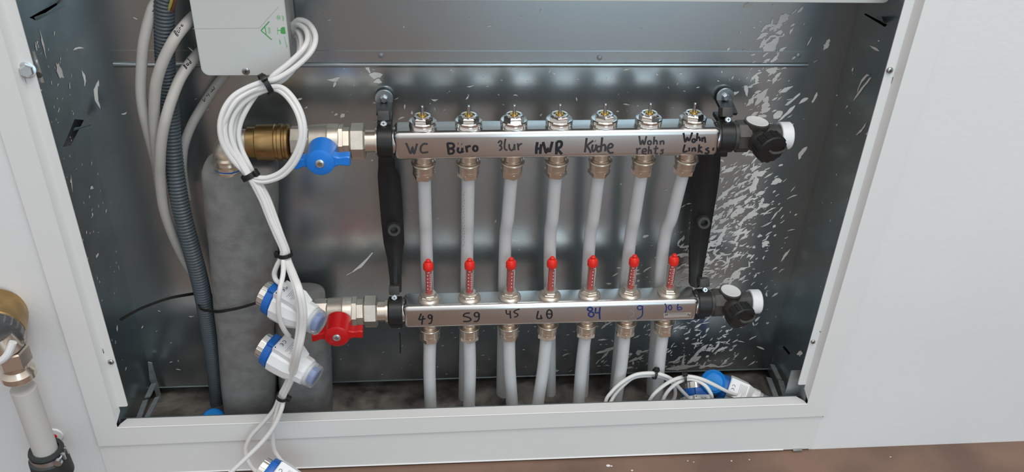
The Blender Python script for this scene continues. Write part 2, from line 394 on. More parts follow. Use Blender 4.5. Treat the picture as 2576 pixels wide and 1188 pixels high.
# paint splashes on the sheet metal
def flake(mb, c, nrm, size, el, ang):
    n_, x, y = frame(nrm, (0, 0, 1)); k = random.randint(3, 6)+(3 if size > 0.004 else 0); up_, dn = [], []
    ln = size*el*1.25; wd = size/el*random.uniform(0.6, 1.15); bend = random.gauss(0, 0.16)*ln; ph = random.random()*6.28
    for i in range(k+1):
        t = -1+2*i/k; u = t*ln; v0 = bend*(t*t-0.4)
        h = wd*(1-abs(t)**random.uniform(1.3, 3.5))*random.uniform(0.55, 1.3)+wd*0.10
        up_.append((u+random.gauss(0, ln*0.07), v0+h)); dn.append((u+random.gauss(0, ln*0.07), v0-h*random.uniform(0.5, 1.1)))
    P2 = up_+dn[::-1]; ca, sa = math.cos(ang), math.sin(ang)
    w3 = lambda u, v, z: c - y*(u*ca-v*sa) + x*(u*sa+v*ca) + n_*z
    vs = [w3(u, v, 0.0001) for u, v in P2] + [w3(sum(p[0] for p in (up_[i], dn[i]))/2, sum(p[1] for p in (up_[i], dn[i]))/2, 0.00025) for i in range(k+1)]
    m = 2*(k+1); fs = []
    for i in range(k):
        fs += [[i, i+1, m+i+1, m+i], [m-1-i, m+i, m+i+1, m-2-i]]
    mb.add(vs, fs)
mb = MB(); N_B = (0, -1, 0)
line = [(1975, 40), (1940, 120), (1905, 210), (1910, 290), (1890, 420), (1862, 510), (1812, 610), (1770, 700), (1745, 800), (1725, 890), (1700, 945)]
wid = [18, 22, 30, 42, 32, 48, 58, 68, 80, 90, 90]; den = [0.35, 0.55, 0.45, 0.6, 1.4, 2.6, 2.2, 1.8, 1.5, 2.2, 2.4]
cum = [0]
for d_ in den: cum.append(cum[-1]+d_)
def on_back(px, py):
    p = P(px, py, YB-0.0003)
    if zr3-0.001 < p.z < zr0+0.001 and xa < p.x < xb: p = P(px, py, YB-0.0015)
    return p if XL+0.004 < p.x < XR-0.004 and 0.04 < p.z < 0.7 else None
for i in range(1350):
    t = random.uniform(0, cum[-1]); j = max(q for q in range(len(den)) if cum[q] <= t)
    a = line[j]; b_ = line[min(j+1, len(line)-1)]; f = random.random()
    px = a[0]+(b_[0]-a[0])*f + random.gauss(0, wid[j]*(1 if random.random() < .7 else 1.9)); py = a[1]+(b_[1]-a[1])*f+random.gauss(0, 18)
    p = on_back(px, py)
    if p: flake(mb, p, N_B, min(0.0046, random.lognormvariate(-6.45, 0.62)), random.uniform(1.0, 2.1), random.gauss(0.65, 0.45))
for i in range(330):                     # fine spray
    px = random.choice((random.uniform(300, 2100), random.uniform(900, 1900))); py = random.choice((random.uniform(20, 950), random.uniform(160, 330), random.uniform(780, 950)))
    p = on_back(px, py)
    if p: flake(mb, p, N_B, random.lognormvariate(-7.1, 0.5), random.uniform(1.0, 2.0), random.gauss(0.5, 0.7))
for px, py, sz, el, an in ((908, 665, .0075, 2.6, .8), (945, 190, .0055, 1.1, 0), (950, 205, .004, 1, 0), (925, 172, .004, 1.4, 2), (840, 200, .0035, 1.7, .2), (842, 212, .0025, 1.2, 1.2), (2080, 112, .0042, 1.35, 1.35), (2050, 246, .0042, 1.4, 1.35), (1935, 122, .0085, 1.5, 1.0), (1972, 45, .0045, 1.3, .6), (1915, 245, .0075, 1.3, 1.1), (1925, 265, .007, 1.4, 1.5), (1897, 466, .0075, 1.3, 1.4), (1905, 440, .007, 1.3, .5), (1850, 505, .008, 1.7, .5), (1820, 490, .007, 1.4, .9), (1765, 880, .0075, 1.5, .9), (1745, 900, .007, 1.7, 1.1), (1530, 880, .008, 1.8, .4), (1600, 905, .006, 1.5, .3), (1410, 950, .006, 2.0, .5), (1715, 925, .009, 1.9, .1), (1855, 690, .008, 2.0, .9), (1800, 740, .008, 1.8, .6), (1995, 250, .005, 1.8, .8), (1980, 285, .005, 2.2, .9), (2018, 385, .005, 1.5, 1.2)):
    p = on_back(px, py)
    if p: flake(mb, p, N_B, sz, el, an)
for i in range(230):                     # left side sheet
    p = PX(random.uniform(90, 330), random.uniform(60, 980), XL+0.0003)
    if 0.014 < p.y < YB-0.004 and 0.06 < p.z < 0.66: flake(mb, p, (1, 0, 0), random.lognormvariate(-6.9, 0.55), random.uniform(1, 1.6), random.gauss(0.8, 0.5))
for px, py, sz, el, an in ((150, 178, .007, 1.3, 2.0), (245, 238, .007, 1.9, 1.4), (205, 252, .004, 1.8, .8), (215, 285, .005, 1.8, 1.0), (212, 197, .003, 2.5, 1.5), (175, 215, .0025, 1.1, 1), (108, 110, .005, 2.2, 1.5), (180, 460, .004, 1.8, 1.2), (196, 122, .0028, 1.8, .2)):
    p = PX(px, py, XL+0.0003)
    if p.y < YB: flake(mb, p, (1, 0, 0), sz, el, an)
    else:
        p = on_back(px, py)
        if p: flake(mb, p, N_B, sz, el, an)
for i in range(60):
    p = PX(random.uniform(2030, 2230), random.uniform(100, 950), XR-0.0003)
    if 0.014 < p.y < YB-0.004: flake(mb, p, (-1, 0, 0), random.lognormvariate(-6.9, 0.5), random.uniform(1, 1.8), random.gauss(0.8, 0.5))
for px, py, sz, el, an in ((2168, 225, .008, 2.6, 1.0), (2172, 205, .006, 2.4, 1.0), (2168, 325, .005, 2.4, 1.0), (2200, 122, .004, 2.2, 0.1), (2012, 890, .005, 1.6, .8)):
    flake(mb, PX(px, py, XR-0.0003), (-1, 0, 0), sz, el, an)
obj('paint_splash', mb, FLAKE, cab, kind='stuff', label='dried white paint splashes on the sheet metal')

# ------------------------------------------------------------------ manifolds
YA = 0.060                                # depth of both manifold axes
def frac(a, b, t): return Vector(a)*(1-t)+Vector(b)*t
class Bar: pass
def bar_geo(l_face, r_face, lb, rb):
    q = Bar(); A = P(*l_face, 0.043); B = P(*r_face, 0.043); C = P(*lb, 0.043); D = P(*rb, 0.043)
    q.l = Vector((min(A.x, C.x)-0.002, YA, (A.z+C.z)/2)); q.r = Vector((max(B.x, D.x)+0.002, YA, (B.z+D.z)/2))
    q.h = ((A.z-C.z)+(B.z-D.z))/2+0.003
    q.ax = (q.r-q.l).normalized(); q.len = (q.r-q.l).length
    return q
UB = bar_geo((993, 338), (1809, 329), (998, 405), (1802, 391)); UB.h = 0.0345
LB = bar_geo((1017, 777), (1751, 758), (1020, 829), (1748, 808)); LB.h = 0.0345
UPX = [1063, 1179, 1293, 1407, 1520, 1632, 1743]
LPX = [1079, 1181, 1283, 1384, 1484, 1586, 1684]
def port(q, px, py):                      # point of the bar's axis under a pixel column
    x = P(px, py, YA).x; t = (x-q.l.x)/(q.r.x-q.l.x); return frac(q.l, q.r, t)
UPO = [port(UB, px, 305-i) for i, px in enumerate(UPX)]
LPO = [port(LB, px, 737-2*i) for i, px in enumerate(LPX)]
def manifold_bar(q, parent):
    mb = MB(); a = q.ax; z = Vector((0, 0, 1)); z = (z-a*z.dot(a)).normalized(); y = z.cross(a)
    rot = Matrix((a, y, z)).transposed()
    box(mb, (q.l+q.r)/2, (q.len, 0.034, q.h), 0.0066, rot, seg=5)
    for e_, s in ((q.l, -1), (q.r, 1)):
        lathe(mb, e_-a*s*0.002, a*s, [(0, 0.0155), (0.006, 0.0155), (0.010, 0.014)], 24)
    return obj('manifold_bar', mb, STEEL, parent, sharp=40)
up = empty('manifold', UB.l+UB.ax*UB.len/2, 'upper stainless steel manifold bar with room names written on it', 'manifold')
lo = empty('manifold', LB.l+LB.ax*LB.len/2, 'lower stainless steel manifold bar with red capped flow meters', 'manifold')
ubar = manifold_bar(UB, up); lbar = manifold_bar(LB, lo)
Z = Vector((0, 0, 1))
for i, p in enumerate(UPO):               # thermostatic valve inserts on the upper bar
    t = p+Z*(UB.h/2-0.0005)
    mb = MB()
    lathe(mb, t, Z, [(0, 0.0125), (0.0005, 0.0146), (0.0012, 0.0150), (0.0018, 0.0146), (0.0024, 0.0150), (0.0030, 0.0146), (0.0036, 0.0150), (0.0042, 0.0147), (0.0048, 0.0153), (0.0072, 0.0153), (0.0082, 0.0143), (0.0080, 0.0118)], 32)
    v = obj('valve_insert', mb, CHROME, up)
    mb = MB(); lathe(mb, t, Z, [(0.0070, 0.0114), (0.0112, 0.0114), (0.0124, 0.0100)], 6, rot=R(18+i*9))
    lathe(mb, t, Z, [(0.0120, 0.0092), (0.0136, 0.0090), (0.0138, 0.0070), (0.0110, 0.0066)], 24, caps=False)
    obj('hex_collar', mb, CHROME, v)
    mb = MB(); lathe(mb, t, Z, [(0.0100, 0.0072), (0.0116, 0.0068), (0.0120, 0.0046), (0.0142, 0.0040)], 18); obj('gland', mb, BRASSY, v, label='yellow brass gland')
    mb = MB(); lathe(mb, t, Z, [(0.0120, 0.0019), (0.0240, 0.0019), (0.0248, 0.0013)], 12); obj('valve_pin', mb, PINM, v, label='thin grey steel pin')
def tick(mb, c, ax, r, z0, l, th, a0):
    d = Vector((math.sin(a0), -math.cos(a0), 0)); s = Vector((math.cos(a0), math.sin(a0), 0))
    b = c+Z*z0+d*r; prism(mb, [b-s*l-Z*th, b+s*l-Z*th, b+s*l+Z*th, b-s*l+Z*th], d*0.0002)
for i, p in enumerate(LPO):               # flow meters on the lower bar
    t = p+Z*(LB.h/2-0.0005)
    mb = MB(); lathe(mb, t, Z, [(0, 0.0132), (0.0012, 0.0142), (0.0026, 0.0138), (0.0036, 0.0120), (0.0042, 0.0112)], 28)
    lathe(mb, t, Z, [(0.0038, 0.0114), (0.0062, 0.0114), (0.0070, 0.0104)], 6, rot=R(10+23*i))
    lathe(mb, t, Z, [(0.0068, 0.0098), (0.0086, 0.0098), (0.0093, 0.0090)], 6, rot=R(40+17*i))
    lathe(mb, t, Z, [(0.0090, 0.0080), (0.0108, 0.0078), (0.0112, 0.0060)], 20)
    fm = obj('flow_meter', mb, NICKELM, lo)
    mb = MB(); lathe(mb, t, Z, [(0.0100, 0.0050), (0.0470, 0.0050)], 20); obj('sight_tube', mb, CLEART, fm, label='clear plastic tube')
    mb = MB(); lathe(mb, t, Z, [(0.0100, 0.0036), (0.0465, 0.0036)], 16); obj('float_rod', mb, REDTUBE, fm, label='red rod inside the tube')
    mb = MB(); a0 = R((-8, -12, 18, 28, 15, -28, -35)[i])
    for k in range(9): tick(mb, t, Z, 0.00505, 0.0180+k*0.0028, 0.0007 if k % 2 else 0.0012, 0.00018, a0+0.55)
    for k in range(5): tick(mb, t, Z, 0.00505, 0.0195+k*0.0050, 0.0005, 0.0008, a0-0.10)
    tick(mb, t, Z, 0.00505, 0.0295, 0.00018, 0.0125, a0+0.80)
    tick(mb, t, Z, 0.00505, 0.0440, 0.0014, 0.0004, a0+0.2)
    obj('scale_mark', mb, WDISC, fm, label='white scale printed on the tube')
    mb = MB(); lathe(mb, t, Z, [(0.0455, 0.0052), (0.0458, 0.0060), (0.0468, 0.0064), (0.0525, 0.0064), (0.0550, 0.0054), (0.0558, 0.0034), (0.0562, 0.0030), (0.0590, 0.0029), (0.0600, 0.0020)], 22)
    obj('meter_cap', mb, REDCAP, fm, label='bright red cap')
for q, ps, par in ((UB, UPO, up), (LB, LPO, lo)):   # outlets under both bars
    for p in ps:
        t = p-Z*(q.h/2-0.001)
        mb = MB(); lathe(mb, t, -Z, [(0, 0.0122), (0.002, 0.0122), (0.0025, 0.0098), (0.0090, 0.0098), (0.0095, 0.0112), (0.0110, 0.0112)], 28)
        obj('outlet_nipple', mb, NICKEL, par)
# handwriting on the upper bar
O1, S1 = (920, 200), 4.242; O2, S2 = (1400, 200), 4.155; O3, S3 = (920, 620), 4.242; O4, S4 = (1400, 600), 3.961
FY = 0.0429
hw = [
 ('WC', [[(430, 678), (455, 735), (480, 792), (500, 720), (515, 795), (548, 685)], [(662, 690), (620, 688), (592, 715), (585, 755), (605, 782), (668, 775)]], O1, S1, 5, INKG),
 ('Bu', [[(872, 680), (880, 740), (886, 795)], [(868, 682), (925, 684), (942, 708), (930, 730), (892, 738)], [(892, 738), (930, 745), (940, 770), (925, 790), (882, 796)], [(988, 725), (982, 762), (1000, 780), (1025, 770), (1032, 730)], [(1032, 730), (1030, 765), (1045, 778)], [(982, 684), (988, 685)], [(1022, 690), (1028, 691)], [(1072, 708), (1082, 778)], [(1076, 735), (1095, 715), (1122, 712)], circ(1170, 737, 23, 27)], O1, S1, 6, INK),
 ('Fl', [[(1412, 680), (1435, 655), (1452, 672), (1440, 700), (1422, 706)], [(1425, 706), (1446, 715), (1450, 740), (1425, 760)], [(1492, 635), (1482, 690), (1484, 740), (1512, 758)], [(1530, 690), (1534, 735), (1555, 758), (1580, 735), (1588, 690)], [(1588, 690), (1590, 755)], [(1622, 682), (1630, 755)], [(1626, 720), (1645, 695), (1670, 685)]], O1, S1, 4.5, INKG),
 ('HW', [[(1832, 668), (1822, 730), (1820, 795)], [(1874, 690), (1866, 745), (1862, 795)], [(1825, 742), (1868, 735)], [(1892, 668), (1908, 725), (1926, 782), (1946, 735), (1962, 772), (1992, 664)], [(2040, 665), (2035, 735), (2034, 800)], [(2040, 666), (2080, 662), (2092, 690), (2078, 722), (2042, 738)], [(2042, 738), (2068, 770), (2095, 797)]], O1, S1, 7, INK),
 ('Ku', [[(315, 612), (306, 690), (296, 762)], [(384, 640), (345, 670), (318, 694)], [(318, 694), (345, 735), (358, 768)], [(380, 680), (372, 720), (385, 752), (410, 720), (415, 680)], [(460, 700), (430, 705), (420, 735), (440, 755), (462, 745)], [(478, 606), (470, 680), (462, 752)], [(466, 700), (500, 682), (512, 710), (508, 752)], [(540, 718), (575, 712), (588, 690), (568, 672), (542, 695), (538, 740), (560, 768), (596, 762)], [(376, 645), (381, 647)], [(402, 644), (407, 646)]], O2, S2, 5.5, INKG),
 ('WoR', [[(865, 590), (880, 682), (900, 635), (916, 682), (940, 592)], circ(972, 662, 18, 20), [(1022, 598), (1015, 682)], [(1017, 652), (1040, 638), (1050, 655), (1050, 682)], [(1085, 640), (1086, 682)], [(1088, 655), (1110, 642), (1120, 655), (1120, 682)], [(840, 718), (842, 782)], [(842, 745), (860, 725), (882, 720)], [(898, 758), (938, 748), (928, 725), (902, 735), (900, 772), (940, 780)], [(966, 698), (960, 780)], [(963, 748), (985, 738), (992, 780)], [(1042, 692), (1034, 772), (1060, 775)], [(1014, 726), (1066, 720)], [(1122, 735), (1094, 740), (1110, 755), (1105, 775), (1082, 778)]], O2, S2, 4.5, INKG),
 ('WoL', [[(1328, 560), (1345, 655), (1366, 605), (1385, 642), (1420, 555)], circ(1434, 640, 16, 18), [(1474, 560), (1464, 645)], [(1467, 618), (1490, 604), (1502, 645)], [(1520, 606), (1526, 652)], [(1526, 625), (1548, 606), (1556, 662)], [(1342, 680), (1326, 755), (1370, 748)], [(1388, 712), (1386, 752)], [(1422, 715), (1418, 755)], [(1420, 732), (1445, 716), (1454, 755)], [(1492, 680), (1484, 765)], [(1520, 702), (1490, 732), (1526, 766)], [(1594, 715), (1562, 730), (1592, 752), (1580, 775), (1552, 772)], [(1642, 714), (1636, 746)]], O2, S2, 5, INK)]
words = {'WC': 'WC', 'Bu': 'Büro', 'Fl': 'Flur', 'HW': 'HWR', 'Ku': 'Küche', 'WoR': 'Wohn rehts', 'WoL': 'Wohn Links'}
for k, pl, o_, s_, wd, m in hw:
    obj('handwriting', strokes_on_face(pl, o_, s_, FY, wd), m, ubar, label='word %s in black marker' % words[k])
hl_ = [
 ('49', [[(592, 718), (578, 755), (568, 782), (600, 780), (636, 772)], [(612, 742), (604, 790), (600, 836)], circ(686, 752, 18, 20), [(708, 740), (706, 785), (696, 818), (670, 826)]], O3, S3, 4.5, INK),
 ('59', [[(1112, 712), (1062, 718), (1044, 745), (1095, 758), (1124, 782), (1095, 802), (1040, 802)], circ(1184, 730, 24, 24), [(1212, 718), (1208, 770), (1190, 800), (1152, 804)]], O3, S3, 4.5, INK),
 ('45', [[(1498, 680), (1506, 722), (1546, 722)], [(1540, 688), (1546, 770)], [(1642, 670), (1600, 684), (1582, 704), (1622, 726), (1612, 750), (1582, 756)]], O3, S3, 4, INK),
 ('40', [[(1842, 690), (1828, 770), (1888, 766)], [(1870, 735), (1874, 778)], circ(1960, 724, 28, 46), [(1934, 724), (1988, 722)]], O3, S3, 4.5, INK),
 ('84', [circ(334, 706, 24, 18), circ(346, 758, 26, 24), [(392, 692), (390, 742), (436, 735)], [(434, 686), (428, 745), (432, 806)]], O4, S4, 5, INKB),
 ('59b', [[(765, 710), (738, 720), (772, 745), (762, 775), (735, 780)]], O4, S4, 2.5, INKF),
 ('9b', [circ(830, 692, 24, 20), [(856, 672), (858, 720), (850, 775), (800, 806)]], O4, S4, 3.5, INKB),
 ('106', [[(1082, 652), (1096, 690), (1086, 742)], circ(1132, 690, 16, 24), [(1212, 655), (1204, 690), (1214, 714), (1250, 704), (1232, 684), (1210, 694)]], O4, S4, 3.5, INKB)]
for k, pl, o_, s_, wd, m in hl_:
    nm = {'59b': 'faint figure 5 in worn marker', '9b': 'figure 9 in blue marker'}.get(k, 'number %s in %s marker' % (k, 'blue' if k in ('84', '106') else 'black'))
    obj('handwriting', strokes_on_face(pl, o_, s_, FY, wd), m, lbar, label=nm)
mb = MB(); prism(mb, [P(O4[0]+a/S4, O4[1]+b/S4, FY) for a, b in ((1068, 748), (1338, 738), (1340, 780), (1070, 792))], (0, 0.0002, 0))
st = obj('sticker', mb, STICK, lbar)
mb = MB()
for a, b in ((1085, 755), (1100, 752), (1310, 752), (1325, 758)):
    prism(mb, [P(O4[0]+x/S4, O4[1]+y/S4, FY-0.0002) for x, y in ((a, b), (a+8, b), (a+6, b+16), (a-2, b+16))], (0, 0.0001, 0))
for k in range(22):
    a = 1120+k*8; prism(mb, [P(O4[0]+x/S4, O4[1]+y/S4, FY-0.0002) for x, y in ((a, 750), (a+3, 750), (a+3, 756), (a, 756))], (0, 0.0001, 0))
obj('sticker_print', mb, INKG, st)
mb = MB(); flake(mb, P(1628, 764, 0.0455)+Vector((0, 0, 0.0)), (0, -1, 0.2), 0.0035, 1.1, 1.5); obj('paint_drip', mb, WPLAST, lbar)

# ------------------------------------------------------------------ heating pipes with compression nuts
room = ['WC', 'Büro', 'Flur', 'HWR', 'Küche', 'Wohn rehts', 'Wohn Links']
flow = ['49', '59 in black', '45', '40', '84 in blue', 'faint 59', '106']
def nut(p, d, m=NICKEL):
    mb = MB()
    lathe(mb, p, d, [(0.0030, 0.0085), (0.0005, 0.0105), (0, 0.0122), (0.0004, 0.0137), (0.0014, 0.0141), (0.0024, 0.0138), (0.0030, 0.0126), (0.0100, 0.0124), (0.0102, 0.0119), (0.0110, 0.0119), (0.0112, 0.0124), (0.0150, 0.0124)], 30)
    lathe(mb, p, d, [(0.0145, 0.0130), (0.0205, 0.0130), (0.0216, 0.0120), (0.0216, 0.0085)], 6, rot=R(random.uniform(0, 60)))
    return mb
umid = [(1073, 640), (1175, 640), (1270, 640), (1383, 640), (1481, 640), (1581, 640), (1666, 640)]
ubot = [(1083, 1000), (1167, 1000), (1262, 1000), (1385, 1000), (1466, 1000), (1545, 1000), (1638, 1000)]
unut = [1075, 1180, 1288, 1396, 1503, 1612, 1717]
for i in range(7):
    top = UPO[i]-Z*(UB.h/2+0.0085); tgt = P(unut[i], 448-i*2, 0.062)
    mid = P(*umid[i], 0.084); bot = P(*ubot[i], 0.103); d = (mid-top).normalized()
    e0 = top + d*0.024
    pts = spline([top+d*0.012, e0, frac(e0, mid, 0.5), mid, bot, bot+(bot-mid)*0.18], 8)
    t = empty('heating_pipe', bot, 'white heating pipe hanging from the upper bar below the word %s' % room[i], 'pipe', 'pipes from the upper manifold')
    mb = MB(); tube(mb, pts, 0.0078, 16); obj('pipe_tube', mb, PIPE, t)
    obj('compression_nut', nut(top, d), NICKEL, t, sharp=28)
    if i == 1:
        tb = MB(); tube(tb, pts, 0.0078, 16)
        pm = strokes_on(tb, [[(1169-(k % 3), 482+k*7), (1169-(k % 2)*3, 486+k*7)] for k in range(20)], (0, 0), 1, 1.2)
        if pm.v: obj('pipe_print', pm, INKF, t, label='faint grey line of print')
lbot = [(1083, 1020), (1180, 1016), (1288, 1014), (1354, 1010), (1456, 1008), (1551, 1000), (1652, 1000)]
lnut = [1084, 1183, 1281, 1382, 1477, 1570, 1669]
for i in range(7):
    top = LPO[i]-Z*(LB.h/2+0.0085); tgt = P(lnut[i], 868-i*2, 0.060)
    bot = P(*lbot[i], 0.062 if i != 3 else 0.055); d = ((bot-top).normalized()+Vector((0, 0, -0.6))).normalized()
    e0 = top+d*0.024
    pts = spline([top+d*0.012, e0, frac(e0, bot, 0.45)+Vector((0.001*(1 if i % 2 else -1), 0, 0)), bot, bot+(bot-e0)*0.22], 6)
    t = empty('heating_pipe', bot, 'white heating pipe hanging from the lower bar below the number %s' % flow[i], 'pipe', 'pipes from the lower manifold')
    mb = MB(); tube(mb, pts, 0.0082, 16); obj('pipe_tube', mb, PIPE, t)
    obj('compression_nut', nut(top, d), NICKEL, t, sharp=28)

# ------------------------------------------------------------------ ball valves
def ball_valve(q, px, handle_px, hmat, hname, label, lower):
    # px: columns of the features along the axis, read right to left
    py = px['py']; yc = YA
    def at(x): p = P(x, py, yc); t = (p.x-q.l.x); return q.l + q.ax*(t/q.ax.x)
    t = empty('ball_valve', at(px['body'][0]), label, 'valve')
    ax = q.ax; A = lambda k: at(px[k][0]); ln = lambda k: (at(px[k][1])-at(px[k][0])).length
    mb = MB(); lathe(mb, A('tail'), ax, [(0, 0.0125), (ln('tail'), 0.0125)], 28); lathe(mb, A('tail'), ax, [(ln('tail')-0.003, 0.0150), (ln('tail'), 0.0150)], 28); obj('tail_pipe', mb, NICKEL, t)
    mb = MB(); h = ln('nut'); lathe(mb, A('nut'), ax, [(0, 0.0175), (0.002, 0.0200), (h-0.002, 0.0200), (h, 0.0175)], 6, rot=R(30)); obj('union_nut', mb, NICKELM, t, sharp=28)
    mb = MB(); h = ln('hex'); lathe(mb, A('hex'), ax, [(0, 0.0165), (0.0012, 0.0195), (h*0.45, 0.0195), (h*0.5, 0.0160), (h, 0.0160)], 6, rot=R(20)); obj('body_hex', mb, NICKELM, t, sharp=28)
    mb = MB(); h = ln('body')
    lathe(mb, A('body'), ax, [(0, 0.0165), (0.0018, 0.0185), (h*0.55, 0.0195), (h*0.60, 0.0198), (h*0.62, 0.0188), (h*0.64, 0.0198), (h-0.001, 0.0195), (h, 0.0172)], 32)
    lathe(mb, A('body')+ax*h*0.42, (0, -1, 0), [(0.010, 0.0085), (0.026, 0.0085)], 20)
    body = obj('valve_body', mb, NICKELM, t)
    mb = MB(); h = ln('end'); lathe(mb, A('end'), ax, [(0, 0.0160), (0.001, 0.0178), (h, 0.0178)], 8, rot=R(12)); obj('threaded_end', mb, NICKELM, t, sharp=28)
    # butterfly handle facing the room: hub and two wings
    hy = 0.010; c = P(*handle_px['c'], hy)
    mb = MB(); depth = 0.012
    n = 22; hub = []
    for k in range(n): g = 2*math.pi*k/n; hub.append((c.x+0.0150*math.cos(g), hy, c.z+0.0150*math.sin(g)))
    lathe(mb, c, (0, 1, 0), [(0, 0.0128), (0.0012, 0.0148), (depth+0.012, 0.0158), (depth+0.018, 0.0158)], 32)
    for s, k in ((-1, 'wl'), (1, 'wr')):
        tipx = (P(*handle_px[k][0], hy+0.003).x+P(*handle_px[k][1], hy+0.003).x)/2
        dz = handle_px.get('droop', 0.0) if s < 0 else 0.0; n_ = 9; vs = []; fs = []
        for q_ in range(n_):
            f_ = q_/(n_-1); x_ = c.x+s*0.009+(tipx-c.x-s*0.009)*f_
            hh_ = 0.0092-0.0045*min(1, f_/0.45)**0.8+0.0014*max(0, (f_-0.5)/0.5)
            if f_ == 1: hh_ -= 0.0010
            zc_ = c.z+dz*f_**1.5-0.0002; fr = hy+0.0022+0.0016*min(1, f_/0.4)
            for (yy, hz) in ((fr+0.0012, hh_), (fr, hh_-0.0012), (fr, -hh_+0.0012), (fr+0.0012, -hh_), (fr+depth, -hh_), (fr+depth, hh_)): vs.append(Vector((x_, yy, zc_+hz)))
        for q_ in range(n_-1):
            for k2 in range(6): fs.append([q_*6+k2, q_*6+(k2+1) % 6, q_*6+6+(k2+1) % 6, q_*6+6+k2])
        fs += [[0, 1, 2, 3, 4, 5], [len(vs)-6+i_ for i_ in range(6)]]
        mb.add(vs, fs)
    hd = obj('valve_handle', mb, hmat, t, sharp=40, label='%s butterfly handle' % hname)
    mb = MB(); lathe(mb, c, (0, -1, 0), [(-0.001, 0.0048), (0.0012, 0.0048), (0.0018, 0.0038)], 20)
    hs = obj('handle_screw', mb, ZINC, hd)
    mb = MB(); lathe(mb, c, (0, -1, 0), [(0.0018, 0.0026), (0.0021, 0.0024)], 6); obj('screw_socket', mb, PINM, hs)
    return t, body
ball_valve(UB, dict(py=355, tail=(918, 952), nut=(881, 920), hex=(852, 880), body=(778, 856), end=(733, 780)),
    dict(droop=-0.0045, c=(805, 411), wl=((741, 403), (738, 426)), wr=((880, 388), (879, 420))), BLUE, 'bright blue', 'nickel plated ball valve with blue butterfly handle beside the upper bar', False)
ball_valve(LB, dict(py=775, tail=(948, 976), nut=(914, 950), hex=(884, 914), body=(822, 888), end=(790, 824)),
    dict(droop=-0.0045, c=(847, 849), wl=((786, 848), (784, 866)), wr=((913, 822), (911, 860))), RED, 'bright red', 'nickel plated ball valve with red butterfly handle beside the lower bar', True)

# brass coupling and elbow left of the upper valve
cpl = empty('brass_coupling', P(675, 360, YA), 'ribbed brass coupling left of the blue handled valve, behind the cable ring', 'pipe fitting')
def at_u(x): p = P(x, 357, YA); return UB.l+UB.ax*((p.x-UB.l.x)/UB.ax.x)
mb = MB(); a0 = at_u(622); h = (at_u(730)-a0).length
lathe(mb, a0, UB.ax, [(0, 0.0155), (0.001, 0.0172), (0.0095, 0.0172), (0.0100, 0.0180), (0.011, 0.0196), (h*0.62, 0.0200), (h*0.66, 0.0202), (h*0.68, 0.0192), (h*0.74, 0.0192), (h*0.76, 0.0205), (h*0.84, 0.0205), (h*0.86, 0.0190), (h*0.90, 0.0190), (h*0.92, 0.0200), (h-0.001, 0.0200), (h, 0.017)], 36)
obj('coupling_body', mb, BRASS, cpl)
mb = MB(); e0 = at_u(625); el = [e0, e0-UB.ax*0.010, e0-UB.ax*0.020+Vector((0, 0, -0.004)), e0-UB.ax*0.025+Vector((0, 0, -0.014)), e0-UB.ax*0.026+Vector((0, 0, -0.035))]
tube(mb, spline(el, 6), 0.0150, 20); obj('elbow', mb, NICKELM, cpl)

# insulated riser tubes
ins = empty('insulated_pipe', P(615, 1045, 0.07), 'thick grey foam insulated pipe standing below the brass coupling', 'insulated pipe')
def foam(mb, rows, n=28):                # stack of rounded-square sections: (centre, half width x, half depth y)
    vs = []; fs = []
    for c, hx, hy in rows:
        for k in range(n):
            g = 2*math.pi*k/n; cx, sy = math.cos(g), math.sin(g); p_ = 0.72
            vs.append(Vector(c)+Vector((hx*math.copysign(abs(cx)**p_, cx), hy*math.copysign(abs(sy)**p_, sy), 0)))
    for j in range(len(rows)-1):
        for k in range(n):
            fs.append([j*n+k, j*n+(k+1) % n, (j+1)*n+(k+1) % n, (j+1)*n+k])
    fs.append(list(range(n))[::-1]); fs.append([(len(rows)-1)*n+k for k in range(n)]); mb.add(vs, fs)
tl, tr = P(503, 440, .050), P(693, 440, .050); bl, br = P(561, 1040, .065), P(691, 1040, .065)
ct = (tl+tr)/2; cb = (bl+br)/2; ct.y = .066; cb.y = .078; wt = (tr.x-tl.x)/2; wb = (br.x-bl.x)/2
rows = [(ct+Vector((0, 0, 0.0085)), wt*0.86, 0.032), (ct+Vector((0, 0, 0.0075)), wt*0.93, 0.036), (ct+Vector((0, 0, 0.003)), wt*0.985, 0.040)]
for k in range(0, 9):
    f = k/8; rows.append((frac(ct, cb, f), wt*(1-f)+wb*f + 0.0008*math.sin(k*2.1), 0.041*(1-f)+0.034*f))
rows.append((cb+(cb-ct)*0.04, wb, 0.034))
mb = MB(); foam(mb, rows); obj('foam_sleeve', mb, FOAM, ins, sharp=50)
mb = MB(); c = PZ(578, 430, ct.z+0.008); 
lathe(mb, c, Z, [(-0.004, 0.0145), (0.003, 0.0145), (0.004, 0.0135), (0.0050, 0.0135), (0.0055, 0.0150), (0.0085, 0.0150), (0.0095, 0.0125), (0.013, 0.012), (0.0135, 0.0140), (0.016, 0.0140), (0.018, 0.0115)], 28)
ps = obj('press_fitting', mb, NICKEL, ins)
mb = MB(); lathe(mb, c, Z, [(0.0040, 0.0148), (0.0056, 0.0149)], 28); obj('sealing_ring', mb, DBLUE, ps, label='dark blue ring')
ins2 = empty('insulated_pipe', P(765, 1035, 0.07), 'short grey foam insulated pipe standing below the red handled valve', 'insulated pipe')
tl, tr = P(689, 850, .07), P(828, 850, .07); bl, br = P(690, 1030, .07), P(846, 1030, .07)
ct2 = (tl+tr)/2; cb2 = (bl+br)/2; ct2.y = .085; cb2.y = .088; rows = []
w2 = (tr.x-tl.x)/2
rows = [(ct2+Vector((0.0, 0, 0.055)), w2*0.80, 0.028), (ct2+Vector((0.0, 0, 0.052)), w2*0.92, 0.033)]
for k in range(6): f = k/5; rows.append((frac(ct2, cb2, f), w2, 0.035))
